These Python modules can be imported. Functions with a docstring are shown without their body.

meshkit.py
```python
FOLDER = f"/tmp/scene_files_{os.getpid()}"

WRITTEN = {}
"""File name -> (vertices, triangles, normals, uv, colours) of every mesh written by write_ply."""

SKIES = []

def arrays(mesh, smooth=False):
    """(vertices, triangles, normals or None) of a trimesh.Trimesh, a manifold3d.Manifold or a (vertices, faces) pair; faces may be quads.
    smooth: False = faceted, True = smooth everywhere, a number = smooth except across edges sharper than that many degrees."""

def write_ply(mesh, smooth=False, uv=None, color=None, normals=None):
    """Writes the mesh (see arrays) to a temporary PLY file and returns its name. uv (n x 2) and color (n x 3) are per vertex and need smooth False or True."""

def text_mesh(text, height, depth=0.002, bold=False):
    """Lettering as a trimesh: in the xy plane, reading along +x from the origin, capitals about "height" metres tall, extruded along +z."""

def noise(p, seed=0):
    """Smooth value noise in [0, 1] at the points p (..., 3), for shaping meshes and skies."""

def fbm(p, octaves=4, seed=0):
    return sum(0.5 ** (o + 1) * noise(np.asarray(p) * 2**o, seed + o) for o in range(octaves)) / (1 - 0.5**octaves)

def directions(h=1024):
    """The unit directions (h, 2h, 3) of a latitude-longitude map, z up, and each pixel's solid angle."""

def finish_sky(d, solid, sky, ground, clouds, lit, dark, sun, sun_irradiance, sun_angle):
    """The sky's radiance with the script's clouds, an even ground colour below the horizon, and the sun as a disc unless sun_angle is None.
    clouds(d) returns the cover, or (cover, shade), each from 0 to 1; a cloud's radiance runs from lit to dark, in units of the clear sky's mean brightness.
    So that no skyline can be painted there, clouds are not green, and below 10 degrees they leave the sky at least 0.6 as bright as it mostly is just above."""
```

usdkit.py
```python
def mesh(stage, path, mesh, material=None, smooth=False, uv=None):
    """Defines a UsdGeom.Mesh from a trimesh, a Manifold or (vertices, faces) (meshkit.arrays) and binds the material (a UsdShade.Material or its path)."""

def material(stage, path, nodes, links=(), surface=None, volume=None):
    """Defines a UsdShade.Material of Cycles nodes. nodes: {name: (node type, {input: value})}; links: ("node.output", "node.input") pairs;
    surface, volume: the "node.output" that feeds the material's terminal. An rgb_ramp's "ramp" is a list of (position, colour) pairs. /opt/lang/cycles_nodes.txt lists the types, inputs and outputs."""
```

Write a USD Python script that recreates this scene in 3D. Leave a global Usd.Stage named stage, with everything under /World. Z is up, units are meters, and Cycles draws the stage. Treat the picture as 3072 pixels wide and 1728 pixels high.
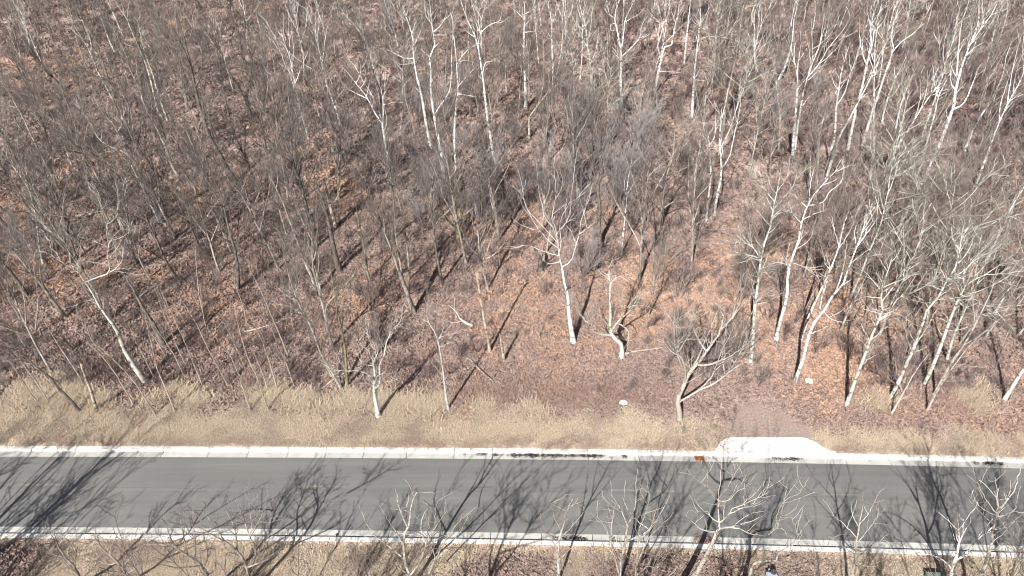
import math, numpy as np, trimesh, usdkit, meshkit
from pxr import Usd, UsdGeom, UsdLux, UsdShade, Gf, Sdf, Vt

stage = Usd.Stage.CreateInMemory()
UsdGeom.SetStageUpAxis(stage, 'Z'); UsdGeom.SetStageMetersPerUnit(stage, 1.0)
UsdGeom.Xform.Define(stage, '/World')
LOOK = '/World/Looks'
UsdGeom.Scope.Define(stage, LOOK)

# ------------------------------------------------------------------ camera, sky, sun, exposure
CAM_H, PITCH = 36.0, 36.8
SUN_EL, SUN_AZ = 38.0, 203.0          # elevation; compass angle of the direction towards the sun (0 = +y, 90 = +x)
SKY_STRENGTH, SUN_I, EXPOSURE = 0.05, 1.25, 1.5
cam = UsdGeom.Camera.Define(stage, '/World/camera')
cam.AddTranslateOp().Set(Gf.Vec3d(0, 0, CAM_H)); cam.AddRotateXYZOp().Set(Gf.Vec3f(90 - PITCH, 0, 0))
cam.CreateHorizontalApertureAttr(36.0); cam.CreateVerticalApertureAttr(20.25)
cam.CreateFocalLengthAttr(36.0 * 2075 / 3072); cam.CreateClippingRangeAttr(Gf.Vec2f(0.5, 2000))
cam.CreateExposureAttr(EXPOSURE)

def mat(name, nodes, links=(), surface='p.BSDF'):
    return usdkit.material(stage, f'{LOOK}/{name}', nodes, links, surface=surface)
az, el = math.radians(SUN_AZ), math.radians(SUN_EL)
sky_mat = mat('sky_light', {'s': ('sky_texture', {'sky_type': 'single_scattering', 'sun_disc': False, 'sun_elevation': el, 'sun_rotation': az}),
                            'h': ('hsv', {'saturation': .55}), 'b': ('background_shader', {'strength': SKY_STRENGTH})}, [('s.color', 'h.color'), ('h.color', 'b.color')], surface='b.background')
dome = UsdLux.DomeLight.Define(stage, '/World/sky')
dome.GetPrim().SetCustomDataByKey('kind', 'structure')
UsdShade.MaterialBindingAPI.Apply(dome.GetPrim()).Bind(sky_mat)
sun = UsdLux.DistantLight.Define(stage, '/World/sun')
sun.CreateNormalizeAttr(True); sun.CreateIntensityAttr(SUN_I); sun.CreateAngleAttr(0.53); sun.CreateColorAttr(Gf.Vec3f(1.0, 0.965, 0.92))
sun.AddRotateZOp().Set(180.0 - SUN_AZ); sun.AddRotateXOp().Set(90.0 - SUN_EL)

# ------------------------------------------------------------------ helpers
used = {}
def numbered(parent, name):
    k = (parent, name); n = used.get(k, 0); used[k] = n + 1
    return f'{parent}/{name}' + (f'_{n:03d}' if n else '')
def data(prim, **kw):
    for k, v in kw.items():
        if v: prim.SetCustomDataByKey(k, v)
    return prim
def put(parent, name, mesh, material, smooth=False, **kw):
    p = usdkit.mesh(stage, numbered(str(parent), name), mesh, material, smooth=smooth).GetPrim()
    return data(p, **kw)
def thing(name, label, category, loc=(0, 0, 0), rz=0.0, s=1.0, group=None, kind=None):
    x = UsdGeom.Xform.Define(stage, numbered('/World', name))
    x.AddTranslateOp().Set(Gf.Vec3d(*map(float, loc)))
    if rz: x.AddRotateZOp().Set(float(rz))
    if s != 1.0: x.AddScaleOp().Set(Gf.Vec3f(s, s, s) if np.ndim(s) == 0 else Gf.Vec3f(*map(float, s)))
    return data(x.GetPrim(), label=label, category=category, group=group, kind=kind)
def ramp(*stops): return {'ramp': list(stops)}

# ------------------------------------------------------------------ materials
def bark(name, light, dark, scale, stretch, lo, hi, tint=None, tscale=.35, rough=.85):
    """Bark: horizontal dark marks over a light ground, with slow drifts of tone along the stems."""
    n = {'g': ('geometry', {}), 'm': ('mapping', {'scale': (scale, scale, scale * stretch)}),
         'n': ('noise_texture', {'scale': 1.0, 'detail': 3.0, 'roughness': .6}), 'r': ('rgb_ramp', ramp((lo, dark), (hi, light), (1, light))),
         'n2': ('noise_texture', {'scale': tscale, 'detail': 2.0}), 'r2': ('rgb_ramp', ramp((.35, tint or (1, 1, 1)), (.6, (1, 1, 1)))),
         'x': ('mix_color', {'blend_type': 'multiply', 'fac': 1.0}), 'p': ('principled_bsdf', {'roughness': rough, 'specular_ior_level': .2})}
    return mat(name, n, [('g.position', 'm.vector'), ('m.vector', 'n.vector'), ('n.fac', 'r.fac'), ('g.position', 'n2.vector'), ('n2.fac', 'r2.fac'),
                         ('r.color', 'x.a'), ('r2.color', 'x.b'), ('x.result', 'p.base_color')])
BARK = {
    'birch': bark('birch_bark', (.53, .525, .51), (.11, .10, .09), 1.5, 2.6, .36, .47, (.56, .53, .49), .9),
    'aspen': bark('aspen_bark', (.36, .355, .325), (.09, .08, .07), 2.0, 1.5, .36, .50, (.75, .76, .68)),
    'pale': bark('pale_bark', (.31, .29, .265), (.09, .075, .07), 4.0, 1.0, .30, .50, (.72, .68, .62)),
    'grey': bark('grey_bark', (.29, .265, .24), (.085, .072, .062), 5.0, .5, .32, .62, (.70, .66, .60)),
    'dark': bark('dark_bark', (.135, .115, .10), (.035, .03, .026), 5.0, .5, .34, .64, (.7, .7, .68)),
    'brown': bark('brown_bark', (.27, .24, .215), (.06, .05, .04), 5.0, .5, .32, .62, (.75, .66, .6)),
    'moss': bark('mossy_bark', (.16, .145, .105), (.045, .042, .028), 3.0, .8, .34, .6, (.78, .82, .5), .9),
    'snag': bark('weathered_wood', (.30, .255, .21), (.05, .04, .035), 2.5, 1.4, .36, .52, (.75, .64, .52), .8),
    'sapling': bark('sapling_bark', (.29, .25, .215), (.11, .085, .07), 4.0, 1.0, .3, .55, (.8, .74, .68)),
    'thicket': bark('bush_bark', (.26, .22, .20), (.10, .08, .07), 4.0, 1.0, .3, .6, (.8, .72, .7)),
}
BARK['snagw'] = bark('bleached_wood', (.44, .40, .35), (.10, .08, .07), 2.5, 1.4, .30, .5)
def twig(name, lit, dull, share=.5):
    """Every shoot has its own tone, from bleached to dark."""
    n = {'g': ('geometry', {}), 'r': ('rgb_ramp', ramp((0, dull), (share * .75, dull), (min(share * 1.25, .98), lit), (1, lit))), 'p': ('principled_bsdf', {'roughness': .8, 'specular_ior_level': .15})}
    return mat(name, n, [('g.random_per_island', 'r.fac'), ('r.color', 'p.base_color')])
TWIG = {'birch': twig('birch_twigs', (.34, .31, .30), (.10, .08, .078), .45), 'aspen': twig('aspen_twigs', (.36, .355, .32), (.12, .11, .095), .45),
        'pale': twig('pale_twigs', (.34, .315, .285), (.12, .10, .09), .45), 'grey': twig('grey_twigs', (.43, .405, .38), (.085, .072, .065), .40),
        'dark': twig('dark_twigs', (.36, .335, .315), (.065, .056, .052), .45), 'brown': twig('brown_twigs', (.44, .41, .385), (.12, .10, .092), .36),
        'moss': twig('moss_twigs', (.22, .20, .17), (.05, .042, .035), .55), 'sapling': twig('sapling_twigs', (.38, .34, .31), (.12, .10, .088), .40),
        'thicket': twig('bush_twigs', (.40, .37, .355), (.11, .09, .088), .40), 'purple': twig('purple_twigs', (.20, .145, .15), (.055, .038, .04), .48),
        'snag': twig('dead_twigs', (.30, .265, .23), (.10, .08, .07)), 'silver': twig('silver_twigs', (.46, .45, .44), (.16, .145, .145), .38)}
TWIG['snagw'] = TWIG['pale']
# ------------------------------------------------------------------ lie of the land and the road's curve
def far_edge(x): return -2.1420e-6 * x**3 - 2.4956e-4 * x**2 - 1.22391e-2 * x + 29.5437     # asphalt edge, wood side
def near_edge(x): return -3.548e-7 * x**3 - 2.5945e-4 * x**2 - 2.13005e-2 * x + 24.0799     # asphalt edge, camera side
KERB_W = 0.83
def fbm2(x, y, s, seed=0, octaves=3):
    p = np.stack([np.asarray(x, float) * s, np.asarray(y, float) * s, np.full(np.shape(x), 7.3)], -1)
    return meshkit.fbm(p, octaves, seed) - .5
def height(x, y):
    """Ground level: flat by the kerbs, gently rolling inside the wood."""
    x, y = np.asarray(x, float), np.asarray(y, float)
    d = np.where(y > 27, y - far_edge(x) - KERB_W, near_edge(x) - KERB_W - y)
    w = np.clip((d - 1.5) / 6, 0, 1); w = w * w * (3 - 2 * w)
    return w * (fbm2(x, y, .07, 3) * .9 + fbm2(x, y, .35, 5) * .30) + np.clip(d / .6, 0, 1) * fbm2(x, y, 1.1, 9) * .10 + .01

# zones of ground cover, 0..1
def zone_verge(x, y):
    d = np.where(y > 27, y - far_edge(x) - KERB_W, near_edge(x) - KERB_W - y)
    wid = np.where(y > 27, 3.2 + 1.2 * fbm2(x, 0 * y, .12, 21) + np.where(x < -14, .6, 0) + np.clip((x - 8) / 6, 0, 1) * -.6, 30)
    e = fbm2(x, y, .5, 23) * 2.2
    far_side = np.clip((wid + e - d) / .7 + .5, 0, 1)
    near_side = np.clip(.72 + fbm2(x, y, .28, 29) * 3.0, 0, 1)
    return np.where(y > 27, far_side, near_side)
def zone_gravel(x, y):
    r = np.hypot((x - 17.5) / 3.3, (y - 32.2) / 2.5) + fbm2(x, y, .6, 31) * .55
    return np.clip((1.0 - r) / .25 + .5, 0, 1)
def zone_tan(x, y):
    """Paler, tan leaf litter: patches, mostly in the clearing and the brown opening."""
    a = fbm2(x, y, .16, 37) * 2.4 + .16 - .25 * np.clip((y - 62) / 15, 0, 1)
    a = a + .45 * np.exp(-((x - 5) / 9)**2 - ((y - 44) / 7)**2) + .6 * np.exp(-((x - 23) / 4)**2 - ((y - 37.5) / 3)**2) + .8 * np.exp(-((x - 37) / 3)**2 - ((y - 66) / 4)**2) + .5 * np.exp(-((x - 20) / 4)**2 - ((y - 54) / 5)**2)
    a = a + 1.2 * np.exp(-((x + 77) / 7)**2 - ((y - 106) / 5)**2) + .9 * np.exp(-((x + 71) / 5)**2 - ((y - 97) / 4)**2)
    a = a - .35 * (np.clip((x - 18) / 20, 0, 1) * np.clip((y - 68) / 15, 0, 1))
    return np.clip(a, 0, 1)

def ground_material(name):
    n = {'g': ('geometry', {}), 'z': ('attribute', {'attribute': 'zone'}), 's': ('separate_color', {'color_type': 'rgb'}),
         'n1': ('noise_texture', {'scale': 6.5, 'detail': 5.0, 'roughness': .72}), 'n2': ('noise_texture', {'scale': .9, 'detail': 3.0, 'roughness': .6}),
         'v': ('voronoi_texture', {'scale': 9.0, 'randomness': 1.0}), 'n3': ('noise_texture', {'scale': 22.0, 'detail': 3.0, 'roughness': .75}),
         'litter': ('rgb_ramp', ramp((.30, (0.085, 0.064, 0.058)), (.43, (0.258, 0.189, 0.164)), (.55, (0.374, 0.284, 0.248)), (.68, (0.530, 0.424, 0.370)), (.84, (0.702, 0.592, 0.524)))),
         'tan': ('rgb_ramp', ramp((.30, (0.115, 0.078, 0.061)), (.43, (0.331, 0.225, 0.168)), (.56, (0.475, 0.334, 0.245)), (.70, (0.629, 0.466, 0.344)), (.85, (0.767, 0.596, 0.453)))),
         'verge': ('rgb_ramp', ramp((.28, (0.113, 0.087, 0.070)), (.42, (0.253, 0.205, 0.155)), (.55, (0.358, 0.301, 0.229)), (.70, (0.454, 0.393, 0.306)), (.85, (0.524, 0.463, 0.367)))),
         'gravel': ('rgb_ramp', ramp((.30, (0.090, 0.069, 0.059)), (.5, (0.203, 0.156, 0.135)), (.70, (0.345, 0.276, 0.244)))),
         'red': ('rgb_ramp', ramp((.36, (1.05, .96, .93)), (.52, (1, 1, 1)), (.66, (.94, .98, 1.0)))),
         'm1': ('mix_color', {}), 'm2': ('mix_color', {}), 'm3': ('mix_color', {}), 'm4': ('mix_color', {'blend_type': 'multiply', 'fac': .8}),
         'mm': ('mix_float', {'fac': .42}), 'vb': ('math', {'math_type': 'multiply', 'value2': 1.15}),
         'b': ('bump', {'strength': .9, 'distance': .06}), 'p': ('principled_bsdf', {'roughness': .95, 'specular_ior_level': .1})}
    l = [('g.position', 'n1.vector'), ('g.position', 'n2.vector'), ('g.position', 'v.vector'), ('g.position', 'n3.vector'), ('z.color', 's.color'),
         ('n1.fac', 'mm.a'), ('n3.fac', 'mm.b'), ('mm.result', 'litter.fac'), ('mm.result', 'tan.fac'), ('mm.result', 'verge.fac'), ('mm.result', 'gravel.fac'),
         ('s.b', 'm1.fac'), ('litter.color', 'm1.a'), ('tan.color', 'm1.b'), ('s.r', 'm2.fac'), ('m1.result', 'm2.a'), ('verge.color', 'm2.b'),
         ('s.g', 'm3.fac'), ('m2.result', 'm3.a'), ('gravel.color', 'm3.b'), ('n2.fac', 'red.fac'), ('m3.result', 'm4.a'), ('red.color', 'm4.b'),
         ('m4.result', 'p.base_color'), ('mm.result', 'b.height'), ('b.normal', 'p.normal')]
    return mat(name, n, l)
GROUND = ground_material('ground_cover')

def grid(xs, ss, side):
    """A sheet whose rows follow the kerb's back edge."""
    X, S = np.meshgrid(xs, ss)
    Y = (far_edge(X) + KERB_W + S) if side > 0 else (near_edge(X) - KERB_W - S)
    Z = height(X, Y)
    fine = S < 26
    Z = Z + np.clip(S / .4, 0, 1) * fine * (meshkit.noise(np.stack([X * 3.1, Y * 3.1, 0 * X], -1), 11) - .5) * .09
    if side > 0: Z = Z * (1 - .8 * zone_gravel(X, Y))
    n, m = X.shape
    i, j = np.meshgrid(np.arange(n - 1), np.arange(m - 1), indexing='ij')
    a = i * m + j
    q = np.stack([a, a + 1, a + m + 1, a + m], -1).reshape(-1, 4)
    if side < 0: q = q[:, ::-1]
    V = np.stack([X, Y, Z], -1).reshape(-1, 3)
    cols = np.stack([zone_verge(X, Y), zone_gravel(X, Y) if side > 0 else 0 * X, zone_tan(X, Y)], -1).reshape(-1, 3)
    return V, q, cols
def sheet(name, V, q, cols):
    keep = np.unique(q); re = np.zeros(len(V), int); re[keep] = np.arange(len(keep))
    V, cols, q = V[keep], cols[keep], re[q]
    f = np.vstack([q[:, [0, 1, 2]], q[:, [0, 2, 3]]])
    m = usdkit.mesh(stage, numbered('/World', name), (V, f), GROUND, smooth=True)
    UsdGeom.PrimvarsAPI(m).CreatePrimvar('zone', Sdf.ValueTypeNames.Color3fArray, 'vertex').Set(Vt.Vec3fArray.FromNumpy(cols.astype(np.float32)))
    data(m.GetPrim(), kind='structure')
xs = np.unique(np.concatenate([np.arange(-62, 62.01, .34), np.arange(-150, -62, 1.6), np.arange(62, 151, 1.6)]))
ss = np.concatenate([np.arange(0, 26, .3), 26 + np.cumsum(np.linspace(.4, 1.7, 122))])
V, q, cols = grid(xs, ss, 1)
verge_face = (cols[q].mean(1)[:, 0] > .5)
grav_face = (cols[q].mean(1)[:, 1] > .5)
sheet('ground', V, q[~verge_face & ~grav_face], cols)
sheet('grass_verge', V, q[verge_face & ~grav_face], cols)
sheet('gravel_patch', V, q[grav_face], cols)
V, q, cols = grid(xs, np.concatenate([np.arange(0, 7, .3), np.arange(7, 60, 1.6)]), -1)
sheet('grass_verge', V, q, cols)

# ------------------------------------------------------------------ road
def strip(xs, y0, y1, z0, z1=None, rows=2):
    t = np.linspace(0, 1, rows)[:, None]
    Y = y0[None] * (1 - t) + y1[None] * t
    Z = np.broadcast_to(z0 + (z1 - z0 if z1 is not None else 0) * t, Y.shape) if np.ndim(z0) == 0 else z0
    X = np.broadcast_to(xs[None], Y.shape)
    n, m = Y.shape
    i, j = np.meshgrid(np.arange(n - 1), np.arange(m - 1), indexing='ij'); a = i * m + j
    return np.stack([X, Y, Z], -1).reshape(-1, 3), np.stack([a, a + 1, a + m + 1, a + m], -1).reshape(-1, 4)
asphalt = mat('asphalt', {'g': ('geometry', {}), 'ms': ('mapping', {'scale': (.05, 1.6, 1)}), 'n': ('noise_texture', {'scale': 1.0, 'detail': 5.0, 'roughness': .65}),
                          'n2': ('noise_texture', {'scale': 40.0, 'detail': 2.0}), 'n3': ('noise_texture', {'scale': .22, 'detail': 3.0}),
                          'r': ('rgb_ramp', ramp((.3, (.088, .087, .085)), (.5, (.099, .098, .095)), (.7, (.112, .110, .106)))),
                          'r2': ('rgb_ramp', ramp((.3, (.78, .78, .78)), (.7, (1.2, 1.2, 1.2)))), 'r3': ('rgb_ramp', ramp((.35, (.93, .93, .94)), (.65, (1.06, 1.05, 1.03)))),
                          'x': ('mix_color', {'blend_type': 'multiply', 'fac': .6, 'use_clamp': False}), 'x2': ('mix_color', {'blend_type': 'multiply', 'fac': 1.0, 'use_clamp': False}),
                          'b': ('bump', {'strength': .25, 'distance': .01}), 'p': ('principled_bsdf', {'roughness': .8, 'specular_ior_level': .3})},
              [('g.position', 'ms.vector'), ('ms.vector', 'n.vector'), ('g.position', 'n2.vector'), ('g.position', 'n3.vector'), ('n.fac', 'r.fac'), ('n2.fac', 'r2.fac'), ('n3.fac', 'r3.fac'),
               ('r.color', 'x.a'), ('r2.color', 'x.b'), ('x.result', 'x2.a'), ('r3.color', 'x2.b'), ('x2.result', 'p.base_color'), ('n2.fac', 'b.height'), ('b.normal', 'p.normal')])
rx = np.arange(-150, 150.1, 1.0)
yn, yf = near_edge(rx) - .004, far_edge(rx) + .004
T9 = np.linspace(0, 1, 9)[:, None]
crown = -.10 + .06 * (1 - (2 * T9 - 1)**2) + 0 * rx[None]
road = UsdGeom.Xform.Define(stage, '/World/road').GetPrim(); data(road, kind='structure')
put('/World/road', 'asphalt_surface', strip(rx, yn, yf, crown, rows=9), asphalt, smooth=True)
tar = mat('seam_sealant', {'p': ('principled_bsdf', {'base_color': (.075, .074, .072), 'roughness': .7})})
worn = mat('worn_yellow_paint', {'g': ('geometry', {}), 'n': ('noise_texture', {'scale': 4.0, 'detail': 5.0, 'roughness': .7}), 'r': ('rgb_ramp', ramp((.40, (.098, .097, .092)), (.62, (.145, .139, .105)))),
                                 'p': ('principled_bsdf', {'roughness': .8})}, [('g.position', 'n.vector'), ('n.fac', 'r.fac'), ('r.color', 'p.base_color')])
sx = np.arange(-60, 60.1, .5)
wob = .02 * np.sin(sx * 1.3) + .03 * fbm2(sx, 0 * sx, .5, 41)
ys = near_edge(sx) * .47 + far_edge(sx) * .53 + wob
put('/World/road', 'seam', strip(sx, ys, ys + .03, -.036), tar)
for a, b in ((-31, -28.2), (-13.5, -10.4), (6.0, 10.4), (19.2, 21.6)):
    px_ = np.arange(a, b, .3); py = near_edge(px_) * .44 + far_edge(px_) * .56
    put('/World/road', 'worn_line', strip(px_, py, py + .11, -.0355), worn)

def concrete(name, base, dirt):
    return mat(name, {'g': ('geometry', {}), 'n': ('noise_texture', {'scale': 1.3, 'detail': 5.0, 'roughness': .65}), 'n2': ('noise_texture', {'scale': 16.0, 'detail': 4.0, 'roughness': .7}),
                      'r': ('rgb_ramp', ramp((.32, tuple(c * .86 for c in base)), (.55, base), (.75, tuple(min(c * 1.07, .8) for c in base)))),
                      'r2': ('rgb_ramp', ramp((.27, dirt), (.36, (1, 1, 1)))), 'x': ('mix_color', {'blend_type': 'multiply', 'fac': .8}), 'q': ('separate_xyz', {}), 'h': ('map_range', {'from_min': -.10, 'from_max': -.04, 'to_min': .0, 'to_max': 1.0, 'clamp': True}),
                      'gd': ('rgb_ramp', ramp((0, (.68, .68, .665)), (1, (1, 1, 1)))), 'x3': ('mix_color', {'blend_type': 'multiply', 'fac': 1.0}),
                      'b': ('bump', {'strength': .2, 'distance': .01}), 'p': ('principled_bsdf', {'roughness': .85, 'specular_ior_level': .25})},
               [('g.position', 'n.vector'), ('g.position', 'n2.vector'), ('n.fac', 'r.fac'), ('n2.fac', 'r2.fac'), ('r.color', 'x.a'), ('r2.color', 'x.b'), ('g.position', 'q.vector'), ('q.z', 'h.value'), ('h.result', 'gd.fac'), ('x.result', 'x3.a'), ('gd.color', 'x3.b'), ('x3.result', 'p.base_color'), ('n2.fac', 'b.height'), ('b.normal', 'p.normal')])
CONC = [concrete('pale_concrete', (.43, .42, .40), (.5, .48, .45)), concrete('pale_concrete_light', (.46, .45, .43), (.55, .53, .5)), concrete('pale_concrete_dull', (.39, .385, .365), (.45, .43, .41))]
PROF = np.array([(0, -.098), (.44, -.125), (.475, -.10), (.50, -.02), (.53, .018), (.57, .03), (.78, .03), (.815, .022), (KERB_W, .0), (KERB_W, -.35), (0, -.35)])
def kerb_slab(a, b, edge, side):
    """One cast length of kerb and gutter, following the curve, with a closed end at each joint."""
    n = 4; x = np.linspace(a, b, n); k = len(PROF)
    V = np.stack([np.stack([np.full(k, xi), edge(xi) + side * PROF[:, 0], PROF[:, 1]], -1) for xi in x]).reshape(-1, 3)
    f = []
    for i in range(n - 1):
        for j in range(k):
            p, r = i * k + j, i * k + (j + 1) % k
            f += [(p, p + k, r + k), (p, r + k, r)]
    cap = trimesh.creation.triangulate_polygon(__import__('shapely').Polygon(PROF), engine='earcut')[1]
    f += [tuple(t) for t in cap] + [tuple(t[::-1] + (n - 1) * k) for t in cap]
    f = np.array(f)
    return V, f if side > 0 else f[:, ::-1]
rng = np.random.default_rng(11)
far_px = [85, 219, 352, 483, 622, 741, 861, 975, 1089, 1219, 1362, 1478, 1627, 1764, 1916, 2064, 2186, 2315, 2469, 2516, 2660, 2814, 2950]
far_j = [(p - 1536) * .02193 for p in far_px]
far_j = [far_j[0] - 2.9 * k for k in range(6, 0, -1)] + far_j + [far_j[-1] + 2.9 * k for k in range(1, 7)]
near_j = [-13.27 + 3.0 * k for k in range(-9, 17)]
GR = [(11.98, 12.60, far_edge, 1), (11.05, 11.70, near_edge, -1)]      # the two gully grates set in the gutters
for nm, joints, edge, side in (('kerb', far_j, far_edge, 1), ('kerb', near_j, near_edge, -1)):
    root = UsdGeom.Xform.Define(stage, numbered('/World', nm)).GetPrim(); data(root, kind='structure')
    for a, b in zip(joints[:-1], joints[1:]):
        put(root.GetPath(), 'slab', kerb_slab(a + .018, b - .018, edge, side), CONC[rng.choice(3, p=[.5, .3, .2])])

# ------------------------------------------------------------------ drain grates, apron, boxes, stones
def box(x0, x1, y0, y1, z0, z1, bevel=0.0):
    if bevel <= 0:
        m = trimesh.creation.box([x1 - x0, y1 - y0, z1 - z0]); m.apply_translation([(x0 + x1) / 2, (y0 + y1) / 2, (z0 + z1) / 2]); return m
    c = [(x, y, z) for x in (x0, x1) for y in (y0, y1) for z in (z0, z1)]
    pts = []
    for x, y, z in c:
        sx_, sy_, sz_ = (1 if x == x0 else -1), (1 if y == y0 else -1), (1 if z == z0 else -1)
        pts += [(x + sx_ * bevel, y + sy_ * bevel, z), (x + sx_ * bevel, y, z + sz_ * bevel), (x, y + sy_ * bevel, z + sz_ * bevel)]
    return trimesh.convex.convex_hull(np.array(pts))
def cat(ms): return trimesh.util.concatenate(ms)
rust = mat('rusty_iron', {'g': ('geometry', {}), 'n': ('noise_texture', {'scale': 9.0, 'detail': 5.0, 'roughness': .7}), 'r': ('rgb_ramp', ramp((.3, (.10, .035, .015)), (.5, (.26, .095, .035)), (.7, (.40, .17, .07)))),
                          'p': ('principled_bsdf', {'roughness': .75, 'metallic': .15})}, [('g.position', 'n.vector'), ('n.fac', 'r.fac'), ('r.color', 'p.base_color')])
pit = mat('drain_pit', {'p': ('principled_bsdf', {'base_color': (.02, .017, .015), 'roughness': 1.0})})
for k, (a, b, edge, side) in enumerate(GR):
    e = edge((a + b) / 2); yy = sorted((e + side * .0, e + side * .44)); zt = -.082
    lab = ['rusty iron drain grate in the far gutter left of the white driveway apron', 'rusty drain grate strewn with leaves in the near gutter behind a pale trunk'][k]
    g = thing('drain_grate', lab, 'drain grate', ((a + b) / 2, (yy[0] + yy[1]) / 2, 0))
    w, d = (b - a) / 2, (yy[1] - yy[0]) / 2
    fr = cat([box(-w, w, -d, -d + .05, -.16, zt, .006), box(-w, w, d - .05, d, -.16, zt, .006), box(-w, -w + .05, -d + .051, d - .051, -.16, zt - .001, .006), box(w - .05, w, -d + .051, d - .051, -.16, zt - .001, .006)])
    put(g.GetPath(), 'frame', fr, rust)
    put(g.GetPath(), 'pit', box(-w + .02, w - .02, -d + .02, d - .02, -.2, -.105), pit)
    for i in range(7):
        x = -w + .05 + (2 * w - .1) * (i + .5) / 7
        put(g.GetPath(), 'bar', box(x - .017, x + .017, -d + .052, d - .052, -.115, zt - .004, .005), rust)
# small iron cap in the near gutter
cx = (1011 - 1536) * .01966; cap = thing('gutter_cap', 'small dark round iron cap set in the near gutter, left half', 'iron cap', (cx, near_edge(cx) - .30, -.118))
iron = mat('dark_iron', {'p': ('principled_bsdf', {'base_color': (.06, .055, .055), 'roughness': .6, 'metallic': .4})})
put(cap.GetPath(), 'lid', trimesh.creation.cylinder(.085, .03, sections=20), iron); put(cap.GetPath(), 'rim', trimesh.creation.annulus(.088, .105, .022, sections=20), iron)

apron = UsdGeom.Xform.Define(stage, '/World/driveway_apron').GetPrim(); data(apron, kind='structure')
import shapely
from shapely import affinity
def kb(x): return far_edge(x) + KERB_W + .028
left = [(13.42, kb(13.42)), (17.28, kb(17.28)), (17.18, 31.27), (14.75, 31.28), (14.32, 31.16), (13.95, 30.86)]
rr = np.random.default_rng(4)
rag = [(19.55 + .14 * k, 31.22 - .012 * k**2.05 + rr.uniform(-.06, .06)) for k in range(9)]
rag = [(x, max(y, kb(x) + .02)) for x, y in rag] + [(21.0, kb(21.0) + .12), (21.25, kb(21.25) + .07), (21.45, kb(21.45))]
right = [(17.30, kb(17.30))] + [(17.20, 31.27)] + [(18.4, 31.26)] + rag
for poly in (left, right):
    P_ = shapely.Polygon(poly).buffer(0)
    m = trimesh.creation.extrude_polygon(P_, .16, engine='earcut'); m.apply_translation([0, 0, -.105])
    put('/World/driveway_apron', 'slab', m, CONC[1])

def stone(name, label, category, x, y, r, sq, seed, material, sink=.35, group=None):
    m = trimesh.creation.icosphere(3, 1.0); v = np.array(m.vertices)
    for k in range(7):                                                   # flat facets cut off a ball
        n = np.random.default_rng(seed + k).normal(size=3); n /= np.linalg.norm(n); d = v @ n; lim = .62 + .2 * np.random.default_rng(seed + 50 + k).random()
        v -= np.maximum(d - lim, 0)[:, None] * n
    v += (meshkit.noise(v * 4, seed) - .5)[:, None] * v * .12
    m.vertices = v * r * np.array(sq)
    p = put('/World', name, m, material, smooth=35, label=label, category=category, group=group)
    UsdGeom.Xformable(p).AddTranslateOp().Set(Gf.Vec3d(float(x), float(y), float(height(x, y) + r * sq[2] * (1 - 2 * sink) + .02)))
def rock_mat(name, a, b): return mat(name, {'g': ('geometry', {}), 'n': ('noise_texture', {'scale': 7.0, 'detail': 5.0}), 'r': ('rgb_ramp', ramp((.3, a), (.7, b))), 'p': ('principled_bsdf', {'roughness': .9})}, [('g.position', 'n.vector'), ('n.fac', 'r.fac'), ('r.color', 'p.base_color')])
pale_stone, tan_stone = rock_mat('pale_stone', (.46, .40, .33), (.58, .53, .45)), rock_mat('tan_stone', (.34, .29, .22), (.45, .39, .30))
stone('stone', 'pale angular stone lying alone in the leaves behind the middle of the verge', 'stone', 7.9, 34.35, .27, (1.1, .85, .8), 3, pale_stone, .25)
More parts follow.
